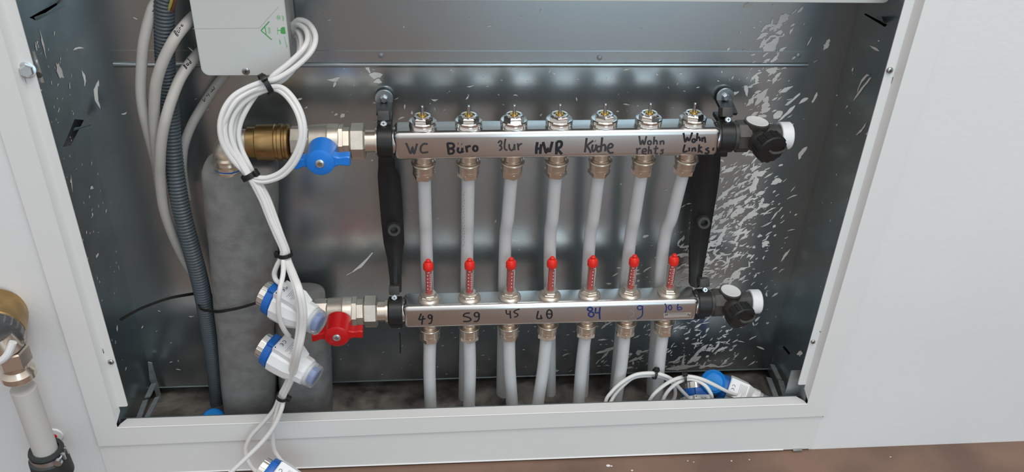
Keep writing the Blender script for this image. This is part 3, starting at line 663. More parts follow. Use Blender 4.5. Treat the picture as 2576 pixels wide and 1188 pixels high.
rows.append((cb2+(cb2-ct2)*0.25, w2, 0.035))
mb = MB(); foam(mb, rows); obj('foam_sleeve', mb, FOAM, ins2, sharp=50)
mb = MB()
def at_l(x): p = P(x, 775, YA); return LB.l+LB.ax*((p.x-LB.l.x)/LB.ax.x)
e0 = at_l(792); tube(mb, spline([e0, e0-LB.ax*0.010, e0-LB.ax*0.019+Vector((0, .004, -0.005)), e0-LB.ax*0.023+Vector((0, .008, -0.016)), e0-LB.ax*0.023+Vector((0, .012, -0.03))], 6), 0.0145, 20)
obj('elbow', mb, NICKELM, ins2)

# ------------------------------------------------------------------ end fittings
def end_fitting(q, disc, drain, plug, label, mirror_px):
    t = empty('end_fitting', q.r+q.ax*0.03, label, 'vent and drain fitting')
    o = q.r
    mb = MB()
    xd = P(*disc, YA).x - o.x
    lathe(mb, o+q.ax*0.0005, q.ax, [(0, 0.0168), (0.002, 0.0178), (0.014, 0.0178), (0.0145, 0.0165), (0.022, 0.0165)], 32)
    lathe(mb, o+q.ax*0.022, q.ax, [(0, 0.0178), (0.001, 0.0185), (0.0145, 0.0185), (0.0155, 0.0165)], 8, rot=R(22))
    lathe(mb, o+q.ax*0.036, q.ax, [(0, 0.0135), (0.032, 0.0135)], 28)
    dc = o+q.ax*(xd*1.0)
    tz = (Z+q.ax*0.10+Vector((0, -0.02, 0))).normalized()
    lathe(mb, dc-tz*0.006, tz, [(0, 0.0090), (0.010, 0.0105), (0.0185, 0.0142), (0.0240, 0.0146), (0.0247, 0.0132)], 32)
    body = obj('fitting_body', mb, BLACKD, t)
    top = dc+tz*0.0182
    mb = MB(); lathe(mb, top, tz, [(0, 0.0128), (0.0008, 0.0128), (0.0011, 0.0120), (0.0008, 0.0112)], 32); obj('vent_disc', mb, WDISC, t, label='round white disc facing up')
    # drain cap towards the room
    dd = Vector((0.24, -1.0, -0.17)).normalized(); cp = P(*drain, 0.018)
    mb = MB(); lathe(mb, dc-Z*0.004, (cp-(dc-Z*0.004)), [(0, 0.0125), ((cp-(dc-Z*0.004)).length, 0.0125)], 24); obj('drain_neck', mb, BLACKD, t)
    mb = MB(); n = 32; prof = [(0, 0.0160), (0.001, 0.0170), (0.013, 0.0170), (0.0145, 0.0155)]
    lathe(mb, cp-dd*0.008, dd, prof, n)
    for k in range(14):
        a_, x, y = frame(dd); g = 2*math.pi*k/14; rr = x*math.cos(g)+y*math.sin(g); s = a_.cross(rr)
        b0 = cp-dd*0.007+rr*0.0168
        prism(mb, [b0-s*0.0022, b0+s*0.0022, b0+s*0.0016+rr*0.0010, b0-s*0.0016+rr*0.0010], dd*0.012)
    cap = obj('drain_cap', mb, BLACK, t, sharp=30)
    mb = MB(); f0 = cp+dd*0.0065
    xr = (q.ax-dd*q.ax.dot(dd)).normalized(); zr = dd.cross(xr)
    tube(mb, spline([f0-xr*0.004, f0-xr*0.002+dd*0.004, f0+xr*0.004+dd*0.0055, f0+xr*0.012+dd*0.004, f0+xr*0.0165, f0+xr*0.0175-dd*0.005], 5), 0.0016, 8); obj('cap_loop', mb, BLACKD, cap)
    # plug at the far end
    mb = MB(); pc = P(*plug, YA+0.002); pb = Vector((pc.x-0.006, YA, dc.z)); 
    lathe(mb, Vector((dc.x+0.004, YA, dc.z)), q.ax, [(0, 0.0125), (max(0.008, pb.x-dc.x-0.004), 0.0128)], 28); obj('plug_neck', mb, BLACKD, t)
    mb = MB(); lathe(mb, pb, q.ax, [(0, 0.0148), (0.0007, 0.0158), (0.0125, 0.0158), (0.0137, 0.0148), (0.0137, 0.0100)], 32); obj('end_plug', mb, WPLAST, t, label='white round end plug')
    return t
end_fitting(UB, (1894, 340), (1936, 370), (1968, 342), 'black vent and drain fitting with white disc at the end of the upper bar', 1)
end_fitting(LB, (1828, 765), (1862, 794), (1894, 758), 'black vent and drain fitting with white disc at the end of the lower bar', 1)

# ------------------------------------------------------------------ wall brackets
def bracket(label, q1, q2, s, bolt, knee, hole, xs):
    t = empty('pipe_bracket', P(*bolt, YB), label, 'bracket')
    e1 = q1.l if s < 0 else q1.r; e2 = q2.l if s < 0 else q2.r
    mb = MB()
    # ear and web behind the bolt
    bp = P(*bolt, YB-0.006)
    lathe(mb, bp+Vector((0, 0.0055, 0)), (0, -1, 0), [(0, 0.0105), (0.004, 0.0105)], 24)
    kp = P(*knee, 0.085)
    prism(mb, [bp+Vector((-0.0095, 0.002, -0.004)), bp+Vector((0.0095, 0.002, -0.004)), kp+Vector((0.0085, 0, 0)), kp+Vector((-0.0085, 0, 0))], (0, 0.003, -0.004))
    c1 = Vector((e1.x+s*0.0095, YA, e1.z)); c2 = Vector((e2.x+s*0.0095, YA, e2.z))
    bx(mb, c1.x-0.008, c1.x+0.008, 0.062, 0.090, c1.z+0.012, kp.z+0.001, 0.002)
    # clamps round both bars' necks
    for c in (c1, c2):
        lathe(mb, c-Vector((0.0085, 0, 0)), (1, 0, 0), [(0, 0.0172), (0.001, 0.0182), (0.016, 0.0182), (0.017, 0.0172)], 30)
        bx(mb, c.x-0.0075, c.x+0.0075, 0.058, 0.088, c.z-0.026, c.z-0.012, 0.0015)
    # sloping web between them with a screw socket
    pts = [P(x, y_, d_) for x, y_, d_, w_ in xs]; vs = []; fs = []
    for (x, y_, d_, w_), p in zip(xs, pts):
        hw_ = w_/2/2150
        for a_, b_ in ((-hw_, 0), (-hw_*0.25, -0.004), (hw_*0.25, -0.004), (hw_, 0), (hw_, 0.009), (-hw_, 0.009)): vs.append(p+Vector((a_, b_, 0)))
    m_ = len(xs)
    for j in range(m_-1):
        for k in range(6): fs.append([j*6+k, j*6+(k+1) % 6, (j+1)*6+(k+1) % 6, (j+1)*6+k])
    fs += [list(range(6))[::-1], [(m_-1)*6+k for k in range(6)]]
    mb.add(vs, fs)
    arm = obj('bracket_arm', mb, BLACK, t, sharp=30)
    mb = MB(); hp = P(*hole, 0.078)
    lathe(mb, hp+Vector((0, 0.012, 0)), (0.1*-s, -1, 0.25), [(0, 0.0085), (0.012, 0.0080), (0.013, 0.0072), (0.013, 0.0045), (0.004, 0.0042)], 20); obj('screw_socket', mb, BLACKD, arm)
    for c, nm in ((c1, 'u'), (c2, 'l')):
        mb = MB(); k = Vector((c.x, 0.060, c.z+0.0205))
        box(mb, k+Vector((s*0.001, 0.012, 0.004)), (0.013, 0.016, 0.011), 0.0015, Matrix.Rotation(R(-25), 3, 'X'))
        cl = obj('clamp_clip', mb, BLACKD, t)
        mb = MB(); lathe(mb, k+Vector((s*0.001, 0.0005, 0.0)), (0, -1, 0.5), [(-0.002, 0.0036), (0.0014, 0.0036), (0.0022, 0.0026)], 18); sc_ = obj('clip_screw', mb, ZINC, cl)
        mb = MB(); kk = k+Vector((s*0.001, 0.0005, 0))+Vector((0, -1, 0.5)).normalized()*0.0022
        for d_ in (Vector((1, 0, 0)), Vector((0, 0.45, 0.9)).normalized()): tube(mb, [kk-d_*0.0017, kk+d_*0.0017], 0.0004, 6)
        obj('screw_cross', mb, BLACKD, sc_)
    # bolt with rubber washer
    mb = MB(); lathe(mb, bp, (0, -1, 0.05), [(-0.002, 0.0098), (0, 0.0108), (0.0010, 0.0108), (0.0016, 0.0102), (0.0016, 0.0050), (0.0024, 0.0046)], 30); bo = obj('washer_bolt', mb, ZINC, t, label='zinc bolt with broad washer')
    mb = MB(); lathe(mb, bp, (0, -1, 0.05), [(0.0020, 0.0044), (0.0052, 0.0042), (0.0060, 0.0032)], 6); obj('bolt_head', mb, ZINC, bo)
    return t
bracket('black plastic bracket strap at the left ends of both manifold bars', UB, LB, -1, (966, 248), (966, 285), (989, 585),
    [(972, 400, .088, 40), (973, 420, .090, 42), (978, 442, .092, 56), (982, 490, .092, 58), (987, 560, .092, 57), (991, 612, .092, 54), (993, 650, .09, 40), (995, 700, .082, 32), (996, 735, .074, 30)])
bracket('black plastic bracket strap at the right ends of both manifold bars', UB, LB, 1, (1824, 243), (1838, 285), (1773, 567),
    [(1790, 392, .088, 48), (1785, 430, .090, 56), (1778, 480, .092, 58), (1770, 540, .092, 54), (1761, 600, .092, 52), (1756, 650, .09, 44), (1752, 690, .084, 34), (1750, 720, .076, 30)])
mb = MB(); tube(mb, [P(1006, 838, .070), P(1007, 865, .072), P(1007, 888, .074)], 0.0007, 8)
obj('tie_tail', mb, BLACK, label='thin black pin hanging under the left end of the lower bar', cat='pin')

# ------------------------------------------------------------------ controller box and strip
YBX = 0.064
boxe = empty('controller_box', P(600, 100, YB), 'pale grey controller box with green triangle logo, upper left of the cabinet', 'controller')
mb = MB(); x0 = P(478, 0, YBX).x; 
c_bl, c_br = P(510, 190, YBX), P(735, 188, YBX); ctl = P(474, -10, YBX); ctr_ = P(708, -10, YBX)
zbot = c_bl.z; ztop = 0.70; rc = 0.008
xa0, xb0 = (ctl.x+c_bl.x)/2, (c_br.x+ctr_.x)/2+0.0012
def rrect(x0, x1, z0, z1, r, y, n=5):
    out = []
    for cx, cz, a in ((x1-r, z0+r, -90), (x1-r, z1-r, 0), (x0+r, z1-r, 90), (x0+r, z0+r, 180)):
        for i in range(n+1): g = R(a+90*i/n); out.append((cx+r*math.cos(g), y, cz+r*math.sin(g)))
    return out
prism(mb, rrect(xa0, xb0, zbot, ztop, rc, YBX), (0, 0.003, 0)); prism(mb, rrect(xa0+0.0007, xb0-0.0007, zbot+0.0007, ztop-0.0007, rc, YBX-0.0007), (0, 0.0012, 0))
cov = obj('box_cover', mb, BOXC, boxe)
mb = MB(); prism(mb, rrect(xa0+0.002, xb0-0.001, zbot+0.002, ztop-0.001, rc, YBX+0.003), (0, YB-YBX-0.0085, 0)); obj('box_body', mb, BOXB, boxe)
O7, S7 = (440, 0), 4.95; FB = YBX-0.0007
mb = strokes_on_face([[(225, 358), (1050, 352)], [(1050, 352), (1290, 85)]], O7, S7, FB, 1.3); obj('cover_crease_shade', mb, BOXB, cov)  # moulded groove's shade painted as a line in the darker body grey
mb = strokes_on_face([[(1175, 268), (1118, 330), (1072, 382)], [(1072, 382), (1140, 438), (1206, 496)]], O7, S7, FB, 2.6)
mb2 = strokes_on_face([[(1120, 330), (1138, 440)]], O7, S7, FB, 2.0); mb.add(mb2.v, mb2.f); obj('logo', mb, GREEN, cov, label='green triangular logo')
mb = strokes_on_face([[(1275, 380), (1320, 378)], [(1330, 350), (1330, 420)], [(1322, 352), (1322, 415)]], O7, S7, FB, 2)
prism(mb, [P(O7[0]+a/S7, O7[1]+b/S7, FB-0.0001) for a, b in ((1328, 338), (1368, 335), (1380, 420), (1338, 424))], (0, 0.0002, 0)); obj('tree_sign', mb, GREEN, cov, label='green block symbol')
mb = strokes_on_face([[(1165, 345), (1172, 420)], [(1180, 345), (1188, 418)], [(1160, 350), (1185, 348)], circ(1290, 218, 20, 24), [(1280, 205), (1300, 232)], [(1278, 225), (1302, 212)], [(1335, 190), (1350, 265)], [(1350, 200), (1355, 250)], [(1298, 490), (1312, 555)], [(1310, 500), (1318, 545)], [(1362, 450), (1395, 592)], [(1378, 540), (1402, 580)], [(1275, 340), (1282, 430)]], O7, S7, FB, 1.8); obj('small_print', mb, LGREEN, cov, label='pale green small print')
screw_head(boxe, P(619, 179, FB+0.0004), (0, -1, 0), 0.0042, 0.0016, PINM, 'cover_screw')
stp = empty('terminal_strip', P(1700, -60, YB), 'long white terminal strip cover along the top edge', 'controller')
ys = 0.056; z0s = P(2200, 7.5, ys).z; xr_ = P(2236, 3, ys).x; xl_ = P(800, 0, ys).x
mb = MB(); prism(mb, rrect(xl_, xr_, z0s, z0s+0.10, 0.006, ys), (0, 0.004, 0)); prism(mb, rrect(xl_+.0006, xr_-.0006, z0s+.0006, z0s+0.0994, 0.0056, ys-0.0007), (0, 0.0012, 0)); obj('strip_cover', mb, BOXC, stp)
mb = MB(); prism(mb, rrect(xl_+0.002, xr_-0.002, z0s+0.005, z0s+0.098, 0.006, ys+0.004), (0, YB-ys-0.0045, 0)); obj('strip_body', mb, BOXB, stp)

# ------------------------------------------------------------------ cables and conduit
def cable(name, pix, r, m, label, cat='cable', group=None, n=10, k=7):
    pts = spline([P(*q) for q in pix], k); mb = MB(); tube(mb, pts, r, n)
    return obj(name, mb, m, label=label, cat=cat, group=group), mb
grey = [
 ('grey round cable, leftmost of four entering the controller box', [(408, -25, .085), (396, 2, .08), (381, 30, .075), (362, 105, .07), (355, 190, .068), (356, 250, .068), (366, 305, .070), (383, 370, .078), (395, 420, .087), (402, 470, .096), (415, 540, .107)], 0.0057),
 ('grey round cable with Büro written on it', [(520, 20, .098), (487, 42, .09), (462, 68, .072), (438, 100, .060), (412, 150, .055), (395, 200, .054), (389, 245, .056), (388, 300, .060), (391, 345, .064), (396, 400, .070), (401, 450, .079), (412, 520, .090)], 0.0059),
 ('grey round cable with Bad written on it', [(545, 100, .11), (505, 130, .10), (478, 160, .085), (452, 200, .070), (432, 250, .058), (417, 300, .050), (407, 350, .049), (403, 400, .052), (403, 450, .058), (411, 520, .066), (430, 580, .074), (452, 630, .082), (475, 672, .09), (510, 730, .1), (540, 820, .11)], 0.0058),
 ('grey round cable with faded writing rising under the controller box', [(580, 168, .115), (560, 195, .112), (535, 228, .108), (505, 275, .104), (482, 315, .102), (465, 360, .100), (459, 400, .100), (460, 440, .102), (470, 500, .108)], 0.0053)]
gm = []
for lab, pix, r in grey:
    gm.append(cable('power_cable', pix, r, GCABLE, lab, group='grey cables beside the conduit', n=14))
O8, S8 = (360, 0), 6.6; O0, S0 = (0, 0), 2.64
def write(i, polys, org, sc, w_, label):
    mb = strokes_on(gm[i][1], polys, org, sc, w_)
    if mb.v: obj('handwriting', mb, INK, gm[i][0], label=label)
# children of a single-mesh thing share its origin
def write_fix(i, polys, org, sc, w_, label):
    mb = strokes_on(gm[i][1], polys, org, sc, w_)
    if mb.v:
        o = obj('handwriting', mb, INK, gm[i][0], label=label)
write_fix(0, [[(150, 182), (178, 192)], [(185, 118), (205, 160), (212, 205)], [(215, 95), (228, 108)], [(205, 8), (225, 40), (255, 50), (272, 20)]], O8, S8, 2.2, 'letters VAL in black pen')
write_fix(1, [[(512, 522), (540, 570), (566, 600)], [(512, 522), (530, 512), (548, 540), (552, 565)], [(552, 565), (575, 570), (580, 592), (566, 600)], [(562, 505), (585, 545), (602, 530)], [(590, 492), (606, 525)], [(598, 462), (622, 498)], [(606, 470), (620, 452)], [(640, 405), (632, 430), (655, 438), (660, 412)], [(560, 480), (564, 484)], [(574, 466), (578, 470)]], O8, S8, 2.0, 'word Büro in black pen')
write_fix(2, [[(668, 1085), (700, 1120), (718, 1148)], [(668, 1085), (690, 1080), (700, 1112)], [(700, 1112), (725, 1115), (718, 1148)], [(735, 1050), (720, 1070), (740, 1090), (752, 1060)], [(742, 1045), (765, 1085)], [(785, 1020), (770, 1040), (785, 1058), (800, 1030)], [(738, 975), (775, 1010), (805, 1040)]], O8, S8, 2.2, 'word Bad in black pen')
write_fix(3, [[(1345, 660), (1358, 675), (1362, 650)], [(1370, 640), (1380, 632)], [(1382, 620), (1392, 640)], [(1398, 612), (1412, 605), (1406, 590)], [(1418, 575), (1424, 590), (1412, 600)]], O0, S0, 1.8, 'faded scribble in black pen')
# corrugated conduit
pts = spline([P(*q) for q in ((425, -40, .070), (414, 10, .072), (414, 90, .076), (416, 160, .080), (424, 240, .082), (430, 320, .080), (437, 400, .074), (446, 470, .068), (459, 540, .065), (477, 610, .064), (496, 680, .066), (510, 740, .070), (521, 800, .076), (532, 870, .086), (540, 930, .098), (546, 985, .108), (549, 1030, .114)) ], 60)
arc = [0.0]
for a_, b_ in zip(pts, pts[1:]): arc.append(arc[-1]+(b_-a_).length)
LN = arc[-1]; pitch = 0.0040; ns = int(LN/pitch*4); pp = []; rr = []; j = 0
for i in range(ns+1):
    s = LN*i/ns
    while j < len(arc)-2 and arc[j+1] < s: j += 1
    pp.append(frac(pts[j], pts[j+1], (s-arc[j])/max(1e-9, arc[j+1]-arc[j]))); rr.append((0.0086, 0.0098, 0.0105, 0.0098)[i % 4])
mb = MB(); tube(mb, pp, rr, 18); con = obj('corrugated_conduit', mb, CONDUIT, sharp=80, label='dark grey corrugated conduit running down left of the foam pipes', cat='conduit')
# wires at the open conduit end
for lab, m, a in (('yellow and green wire at the open top end of the conduit', mat('yellow_wire', (.42, .38, .08), .5), (432, -20)), ('brown wire at the open top end of the conduit', mat('brown_wire', (.14, .05, .03), .5), (441, -22))):
    cable('wire', [(a[0]-10, 30, .068), (a[0]-2, 8, .062), (a[0], -5, .060), (a[0]+6, -40, .060)], 0.0016, m, lab, cat='wire', n=8)

# loose black tie round conduit and foam
ty = [(303, 805, .045), (325, 792, .047), (360, 774, .052), (420, 752, .062), (470, 742, .078), (497, 738, .090), (515, 738, .098), (535, 744, .094), (520, 752, .088), (503, 757, .074), (499, 768, .062), (506, 778, .055), (522, 782, .050), (538, 784, .044), (553, 784, .035), (572, 781, .0285), (598, 776, .0262), (620, 770, .0258), (645, 762, .0265), (668, 752, .029), (690, 740, .038)]
mb = MB(); strap(mb, spline([P(*q) for q in ty], 6), (0, -0.25, 1), 0.0036, 0.0013)
obj('cable_tie', mb, BLACK, label='long loose black cable tie round the conduit, its tail sticking out left', cat='cable tie', group='black cable ties')

# thin white actuator cables: box -> tie -> arc -> tie -> down
RC = 0.0028
starts = [[(735, 62, .098), (752, 50, .092), (778, 60, .080), (794, 92, .060), (784, 128, .046), (748, 165, .038), (700, 196, .032)],
          [(733, 75, .098), (748, 62, .090), (768, 74, .076), (774, 98, .058), (762, 124, .045), (728, 158, .038), (690, 188, .033)],
          [(736, 84, .100), (748, 78, .092), (757, 98, .080), (757, 128, .066), (742, 168, .052), (718, 196, .044), (697, 210, .038)],
          [(734, 66, .104), (750, 55, .097), (772, 64, .086), (785, 95, .068), (775, 128, .054), (738, 164, .045), (698, 194, .038)],
          [(737, 90, .104), (745, 84, .099), (752, 104, .088), (752, 132, .073), (735, 172, .058), (712, 200, .048), (690, 214, .041)]]
ties1 = [(662, 206, .030), (666, 213, .031), (675, 220, .033), (668, 208, .035), (677, 216, .038)]
arcs = [[(620, 222, .026), (585, 244, .020), (562, 278, .014), (553, 318, .010), (560, 360, .008), (583, 400, .008), (612, 430, .009)],
        [(625, 232, .026), (594, 254, .020), (572, 290, .015), (558, 330, .012), (566, 366, .010), (592, 404, .010), (620, 432, .011)],
        [(632, 240, .030), (604, 262, .026), (580, 298, .022), (571, 340, .018), (580, 376, .015), (602, 410, .013), (626, 432, .013)],
        [(640, 244, .034), (622, 272, .030), (606, 306, .026), (600, 340, .022), (608, 376, .018), (622, 406, .015), (634, 430, .014)],
        [(637, 240, .036), (612, 266, .033), (594, 302, .029), (590, 340, .024), (598, 376, .020), (614, 408, .016), (630, 430, .016)]]
ties2 = [(621, 441, .009), (627, 441, .010), (632, 440, .012), (637, 439, .013), (634, 440, .015)]
ringA = [(645, 447, .006), (675, 447, .003), (708, 432, .001), (735, 402, .000), (753, 362, .001), (757, 322, .004), (748, 285, .010), (729, 252, .018), (706, 230, .025)]
ringB = [(640, 454, .006), (672, 456, .003), (712, 441, .001), (743, 408, .000), (762, 364, .001), (766, 322, .004), (757, 282, .010), (737, 246, .018), (712, 222, .025)]
ring_in = [(683, 224, .031), (650, 234, .031), (615, 256, .027), (588, 290, .021), (580, 330, .016), (590, 370, .013), (610, 405, .011)]
ring_in2 = [(685, 219, .029), (645, 226, .029), (605, 246, .024), (576, 282, .018), (565, 322, .013), (574, 366, .010), (600, 405, .009)]
down = [[(640, 470, .006), (658, 505, .004), (676, 550, .001), (693, 590, -.002), (710, 630, -.004)],
        [(646, 470, .005), (663, 505, .003), (680, 550, .000), (698, 590, -.003), (714, 630, -.005)],
        [(652, 468, .006), (669, 500, .004), (686, 545, .001), (703, 590, -.002), (719, 630, -.004)],
        [(657, 466, .008), (675, 500, .006), (692, 545, .003), (708, 590, .000), (723, 630, -.001)],
        [(650, 468, .009), (666, 502, .007), (683, 548, .004), (700, 590, .001), (716, 630, .001)]]
tails = [[(706, 650, -.004), (697, 668, -.004), (690, 688, -.004), (694, 704, -.006), (706, 714, -.010), (717, 717, -.018)],
         [(713, 655, -.008), (712, 690, -.024), (704, 730, -.040), (700, 770, -.042), (704, 805, -.040), (715, 830, -.036), (727, 846, -.030)],
         [(722, 655, -.006), (734, 690, -.026), (749, 730, -.047), (758, 780, -.052), (757, 830, -.051), (746, 890, -.052), (731, 950, -.034), (712, 995, -.026), (700, 1025, -.024), (690, 1065, -.026), (686, 1090, -.026), (689, 1130, -.026), (703, 1155, -.030), (716, 1168, -.036)],
         [(727, 655, -.005), (741, 690, -.026), (756, 730, -.047), (766, 780, -.052), (764, 830, -.051), (752, 890, -.052), (737, 950, -.034), (716, 995, -.026), (708, 1030, -.030), (690, 1072, -.034), (660, 1112, -.038), (620, 1152, -.044), (585, 1185, -.050), (560, 1208, -.055)],
         [(719, 655, -.004), (731, 690, -.024), (744, 730, -.044), (752, 780, -.048), (750, 830, -.047), (740, 890, -.047), (726, 950, -.030), (704, 996, -.022), (690, 1030, -.018), (664, 1062, -.016), (634, 1095, -.016), (619, 1125, -.018), (621, 1150, -.022), (633, 1175, -.030), (655, 1195, -.040)]]
labs = ['thin white cable ending in the upper white and blue actuator', 'thin white cable ending in the second actuator from the top',
        'thin white cable ending in the actuator at the bottom edge', 'thin white cable hanging across the frame to the bottom left',
        'thin white cable bending back behind the bottom actuator']
for i in range(5):
    path = starts[i] + [ties1[i]] + arcs[i] + [ties2[i]]
    if i in (0, 1): path += (ringB if i == 0 else ringA) + (ring_in2 if i == 0 else ring_in)+[(ties2[i][0]+4, ties2[i][1]+3, ties2[i][2]-0.003)]
    path += down[i] + tails[i]
    cable('actuator_cable', path, RC, WCABLE, labs[i], group='white cables of the hanging bundle')

def tie(c, tang, ra, rb, headdir, label, grp='black cable ties', wd=0.0040):
    # elliptic band round a bundle: ra across, rb deep
    a = Vector(tang).normalized(); x = Vector((0, -1, 0)); x = (x-a*x.dot(a)).normalized(); y = a.cross(x)
    t = empty('cable_tie', c, label, 'cable tie', grp); mb = MB(); n = 28; vs = []; fs = []
    for k in range(n):
        g = 2*math.pi*k/n; d = x*(math.cos(g)*rb)+y*(math.sin(g)*ra); nn = (x*(math.cos(g)*ra)+y*(math.sin(g)*rb)).normalized()
        for s_, o_ in ((-wd/2, 0), (wd/2, 0), (wd/2, 0.0011), (-wd/2, 0.0011)): vs.append(c+d+a*s_+nn*o_)
    for k in range(n):
        k2 = (k+1) % n
        for j in range(4): fs.append([k*4+j, k*4+(j+1) % 4, k2*4+(j+1) % 4, k2*4+j])
    mb.add(vs, fs); obj('tie_band', mb, BLACK, t)
    mb = MB(); hd = y*headdir[0]+x*headdir[1]; hd.normalize()
    rr = 1/math.sqrt((headdir[0]/math.hypot(*headdir)/ra)**2+(headdir[1]/math.hypot(*headdir)/rb)**2)
    box(mb, c+hd*(rr+0.0022), (0.0048, 0.0058, 0.0070), 0.0009, Matrix((hd, a.cross(hd), a)).transposed()); obj('tie_head', mb, BLACK, t)
    return t
tie(P(669, 212, .032), P(650, 222, .028)-P(690, 200, .036), 0.0108, 0.0085, (1.0, 0.9), 'black cable tie on the white bundle under the controller box corner', wd=0.0055)
tie(P(629, 441, .011), P(650, 475, .006)-P(612, 415, .012), 0.0086, 0.0072, (-.9, 0.5), 'black cable tie at the bottom of the white cable ring', wd=0.0060)
tie(P(717, 640, -.003), P(722, 655, -.004)-P(712, 615, -.003), 0.0072, 0.0062, (1, -.2), 'black cable tie on the white bundle above the hanging actuators', wd=0.0045)
tie(P(710, 998, -.026), P(702, 1020, -.026)-P(718, 975, -.030), 0.0062, 0.0060, (-1, .2), 'black cable tie on the white bundle at the white frame ledge', wd=0.0048)

# ------------------------------------------------------------------ actuators
def actuator(n0, n1, upv, label, group='white and blue thermal actuators', marks=True):
    ax = (n1-n0).normalized(); t = empty('thermal_actuator', (n0+n1)/2, label, 'valve actuator', group)
    a, x, y = frame(ax, upv)
    mb = MB(); lathe(mb, n0, ax, [(0.004, 0.0105), (0, 0.0125), (0.001, 0.0150), (0.0102, 0.0150), (0.0112, 0.0140)], 24, up=x, caps=False)
    lathe(mb, n0, ax, [(0.004, 0.0105), (0.0042, 0.001)], 24, up=x)
    for k in range(10):
        g = 2*math.pi*k/10; rr = x*math.cos(g)+y*math.sin(g); s = a.cross(rr); b0 = n0+ax*0.0012+rr*0.0148
        prism(mb, [b0-s*0.0036, b0+s*0.0036, b0+s*0.003+rr*0.0005, b0-s*0.003+rr*0.0005], ax*0.0086)
    obj('union_ring', mb, SATIN, t, label='satin nickel nut')
    mb = MB(); lathe(mb, n0, ax, [(0.0095, 0.0165), (0.0100, 0.0195), (0.0185, 0.0205), (0.0190, 0.0195), (0.0235, 0.0195)], 24, up=x); 
    box(mb, n0+ax*0.016+x*0.0185, (0.012, 0.018, 0.006), 0.001, Matrix((a, y, x)).transposed())
    obj('blue_base', mb, DBLUE, t, label='dark blue base ring')
    mb = MB(); k12 = R(15)
    lathe(mb, n0, ax, [(0.0205, 0.0205), (0.0210, 0.0222), (0.0300, 0.0222), (0.0440, 0.0212), (0.0545, 0.0172), (0.0560, 0.0175), (0.0640, 0.0168), (0.0655, 0.0152)], 12, up=x, rot=k12)
    # label housing, a raised flat block that slopes off towards the cap
    Q = lambda u, v, h: n0+ax*u+y*v+x*h
    prof_ = [(0.0205, 0.010), (0.0205, 0.0243), (0.022, 0.0250), (0.0465, 0.0236), (0.0555, 0.0150)]
    prism(mb, [Q(u, -0.0125, h) for u, h in prof_]+[Q(0.0555, -0.0125, 0.005)], y*0.025)
    body = obj('actuator_body', mb, WPLAST, t, sharp=25)
    mb = MB(); hh = lambda u: 0.0250-(u-0.022)*0.0014/0.0245+0.0001
    def st(us, r=0.00045):
        pts = [Q(u, v, hh(u)) for u, v in us]; s_ = MB(); tube(s_, pts, r, 6); mb.add(s_.v, s_.f)
    for cv in (-0.0022, 0.0028): st([(0.0262+0.0019*math.cos(R(g)), cv+0.0019*math.sin(R(g))) for g in range(150, 391, 30)], 0.0003)
    st([(0.0262, 0.0009), (0.0262, 0.0026)], 0.0003)
    st([(0.0222, 0.0095), (0.0232, 0.0112)], 0.0006)
    obj('ce_mark', mb, INKG, body, label='printed CE mark')
    mb = MB()
    for k in range(6):
        u0 = 0.0345+k*0.0018; a_, b_ = Q(u0, -0.0090, hh(u0)), Q(u0, 0.0080-(k % 3)*0.002, hh(u0)); s_ = MB(); tube(s_, [a_, b_], 0.00022, 5); mb.add(s_.v, s_.f)
    obj('small_print', mb, INKF, body, label='fine grey print')
    mb = MB(); lathe(mb, n0, ax, [(0.0685, 0.0098), (0.0742, 0.0094), (0.0745, 0.0085)], 8, up=x); obj('indicator', mb, DBLUE, t, label='blue indicator inside the clear cap')
    mb = MB(); lathe(mb, n0, ax, [(0.0650, 0.0142), (0.0685, 0.0140), (0.0688, 0.0125)], 20, up=x); obj('cap_collar', mb, WDISC, t)
    mb = MB(); lathe(mb, n0, ax, [(0.0648, 0.0150), (0.0655, 0.0155), (0.0765, 0.0142), (0.0775, 0.0130)], 16, up=x); obj('clear_cap', mb, CLEARC, t, label='clear plastic cap')
    return t
A1a = P(662, 738, .001); A1b = P(816, 820, -.034)
actuator(A1a, A1b, Vector((0.42, -0.30, 0.86)), 'upper white and blue actuator hanging in front of the red handle')
A2a = P(658, 867, .000); A2b = P(806, 956, -.034)
actuator(A2a, A2b, Vector((0.42, -0.30, 0.86)), 'second white and blue actuator hanging just below the upper one')
A3a = P(655, 1178, -.052); A3b = A3a+Vector((0.062, -0.03, -0.026))
actuator(A3a, A3b, Vector((0.15, -0.35, 0.92)), 'white and blue actuator on the floor, cut off by the bottom edge')
A4a = P(1790, 968, .066); A4b = P(1916, 1018, .036)
actuator(A4a, A4b, Vector((-0.15, -0.55, 0.85)), 'white and blue actuator lying at the bottom right, its label up')
A5a = P(1748, 962, .068); A5b = P(1757, 1052, .030)
actuator(A5a, A5b, Vector((0.1, -0.75, 0.65)), 'white and blue actuator tipped down behind the ledge, left of the blue cap')

# blue protective caps
def bluecap(c, ax, r, label, group='blue protective caps'):
    mb = MB(); lathe(mb, c, ax, [(-0.014, r*0.92), (-0.002, r*0.96), (0.0005, r*0.93), (0.0012, r*0.86), (0.0002, r*0.78), (-0.0002, r*0.74), (0.0014, r*0.70), (0.0018, r*0.3), (0.0020, 0.0004)], 40)
    lathe(mb, c, ax, [(-0.004, r*0.9), (-0.0035, r), (-0.001, r), (0.0, r*0.94)], 40)
    return obj('protective_cap', mb, BLUECAP, label=label, cat='cap', group=group, sharp=50)
bluecap(P(1795, 962, .046), Vector((-0.18, -0.80, 0.55)), 0.0168, 'round bright blue cap leaning on the white actuators at bottom right')
bluecap(P(535, 1052, .055), Vector((0.04, -0.30, 0.95)), 0.0150, 'round bright blue cap half hidden behind the ledge at bottom left')

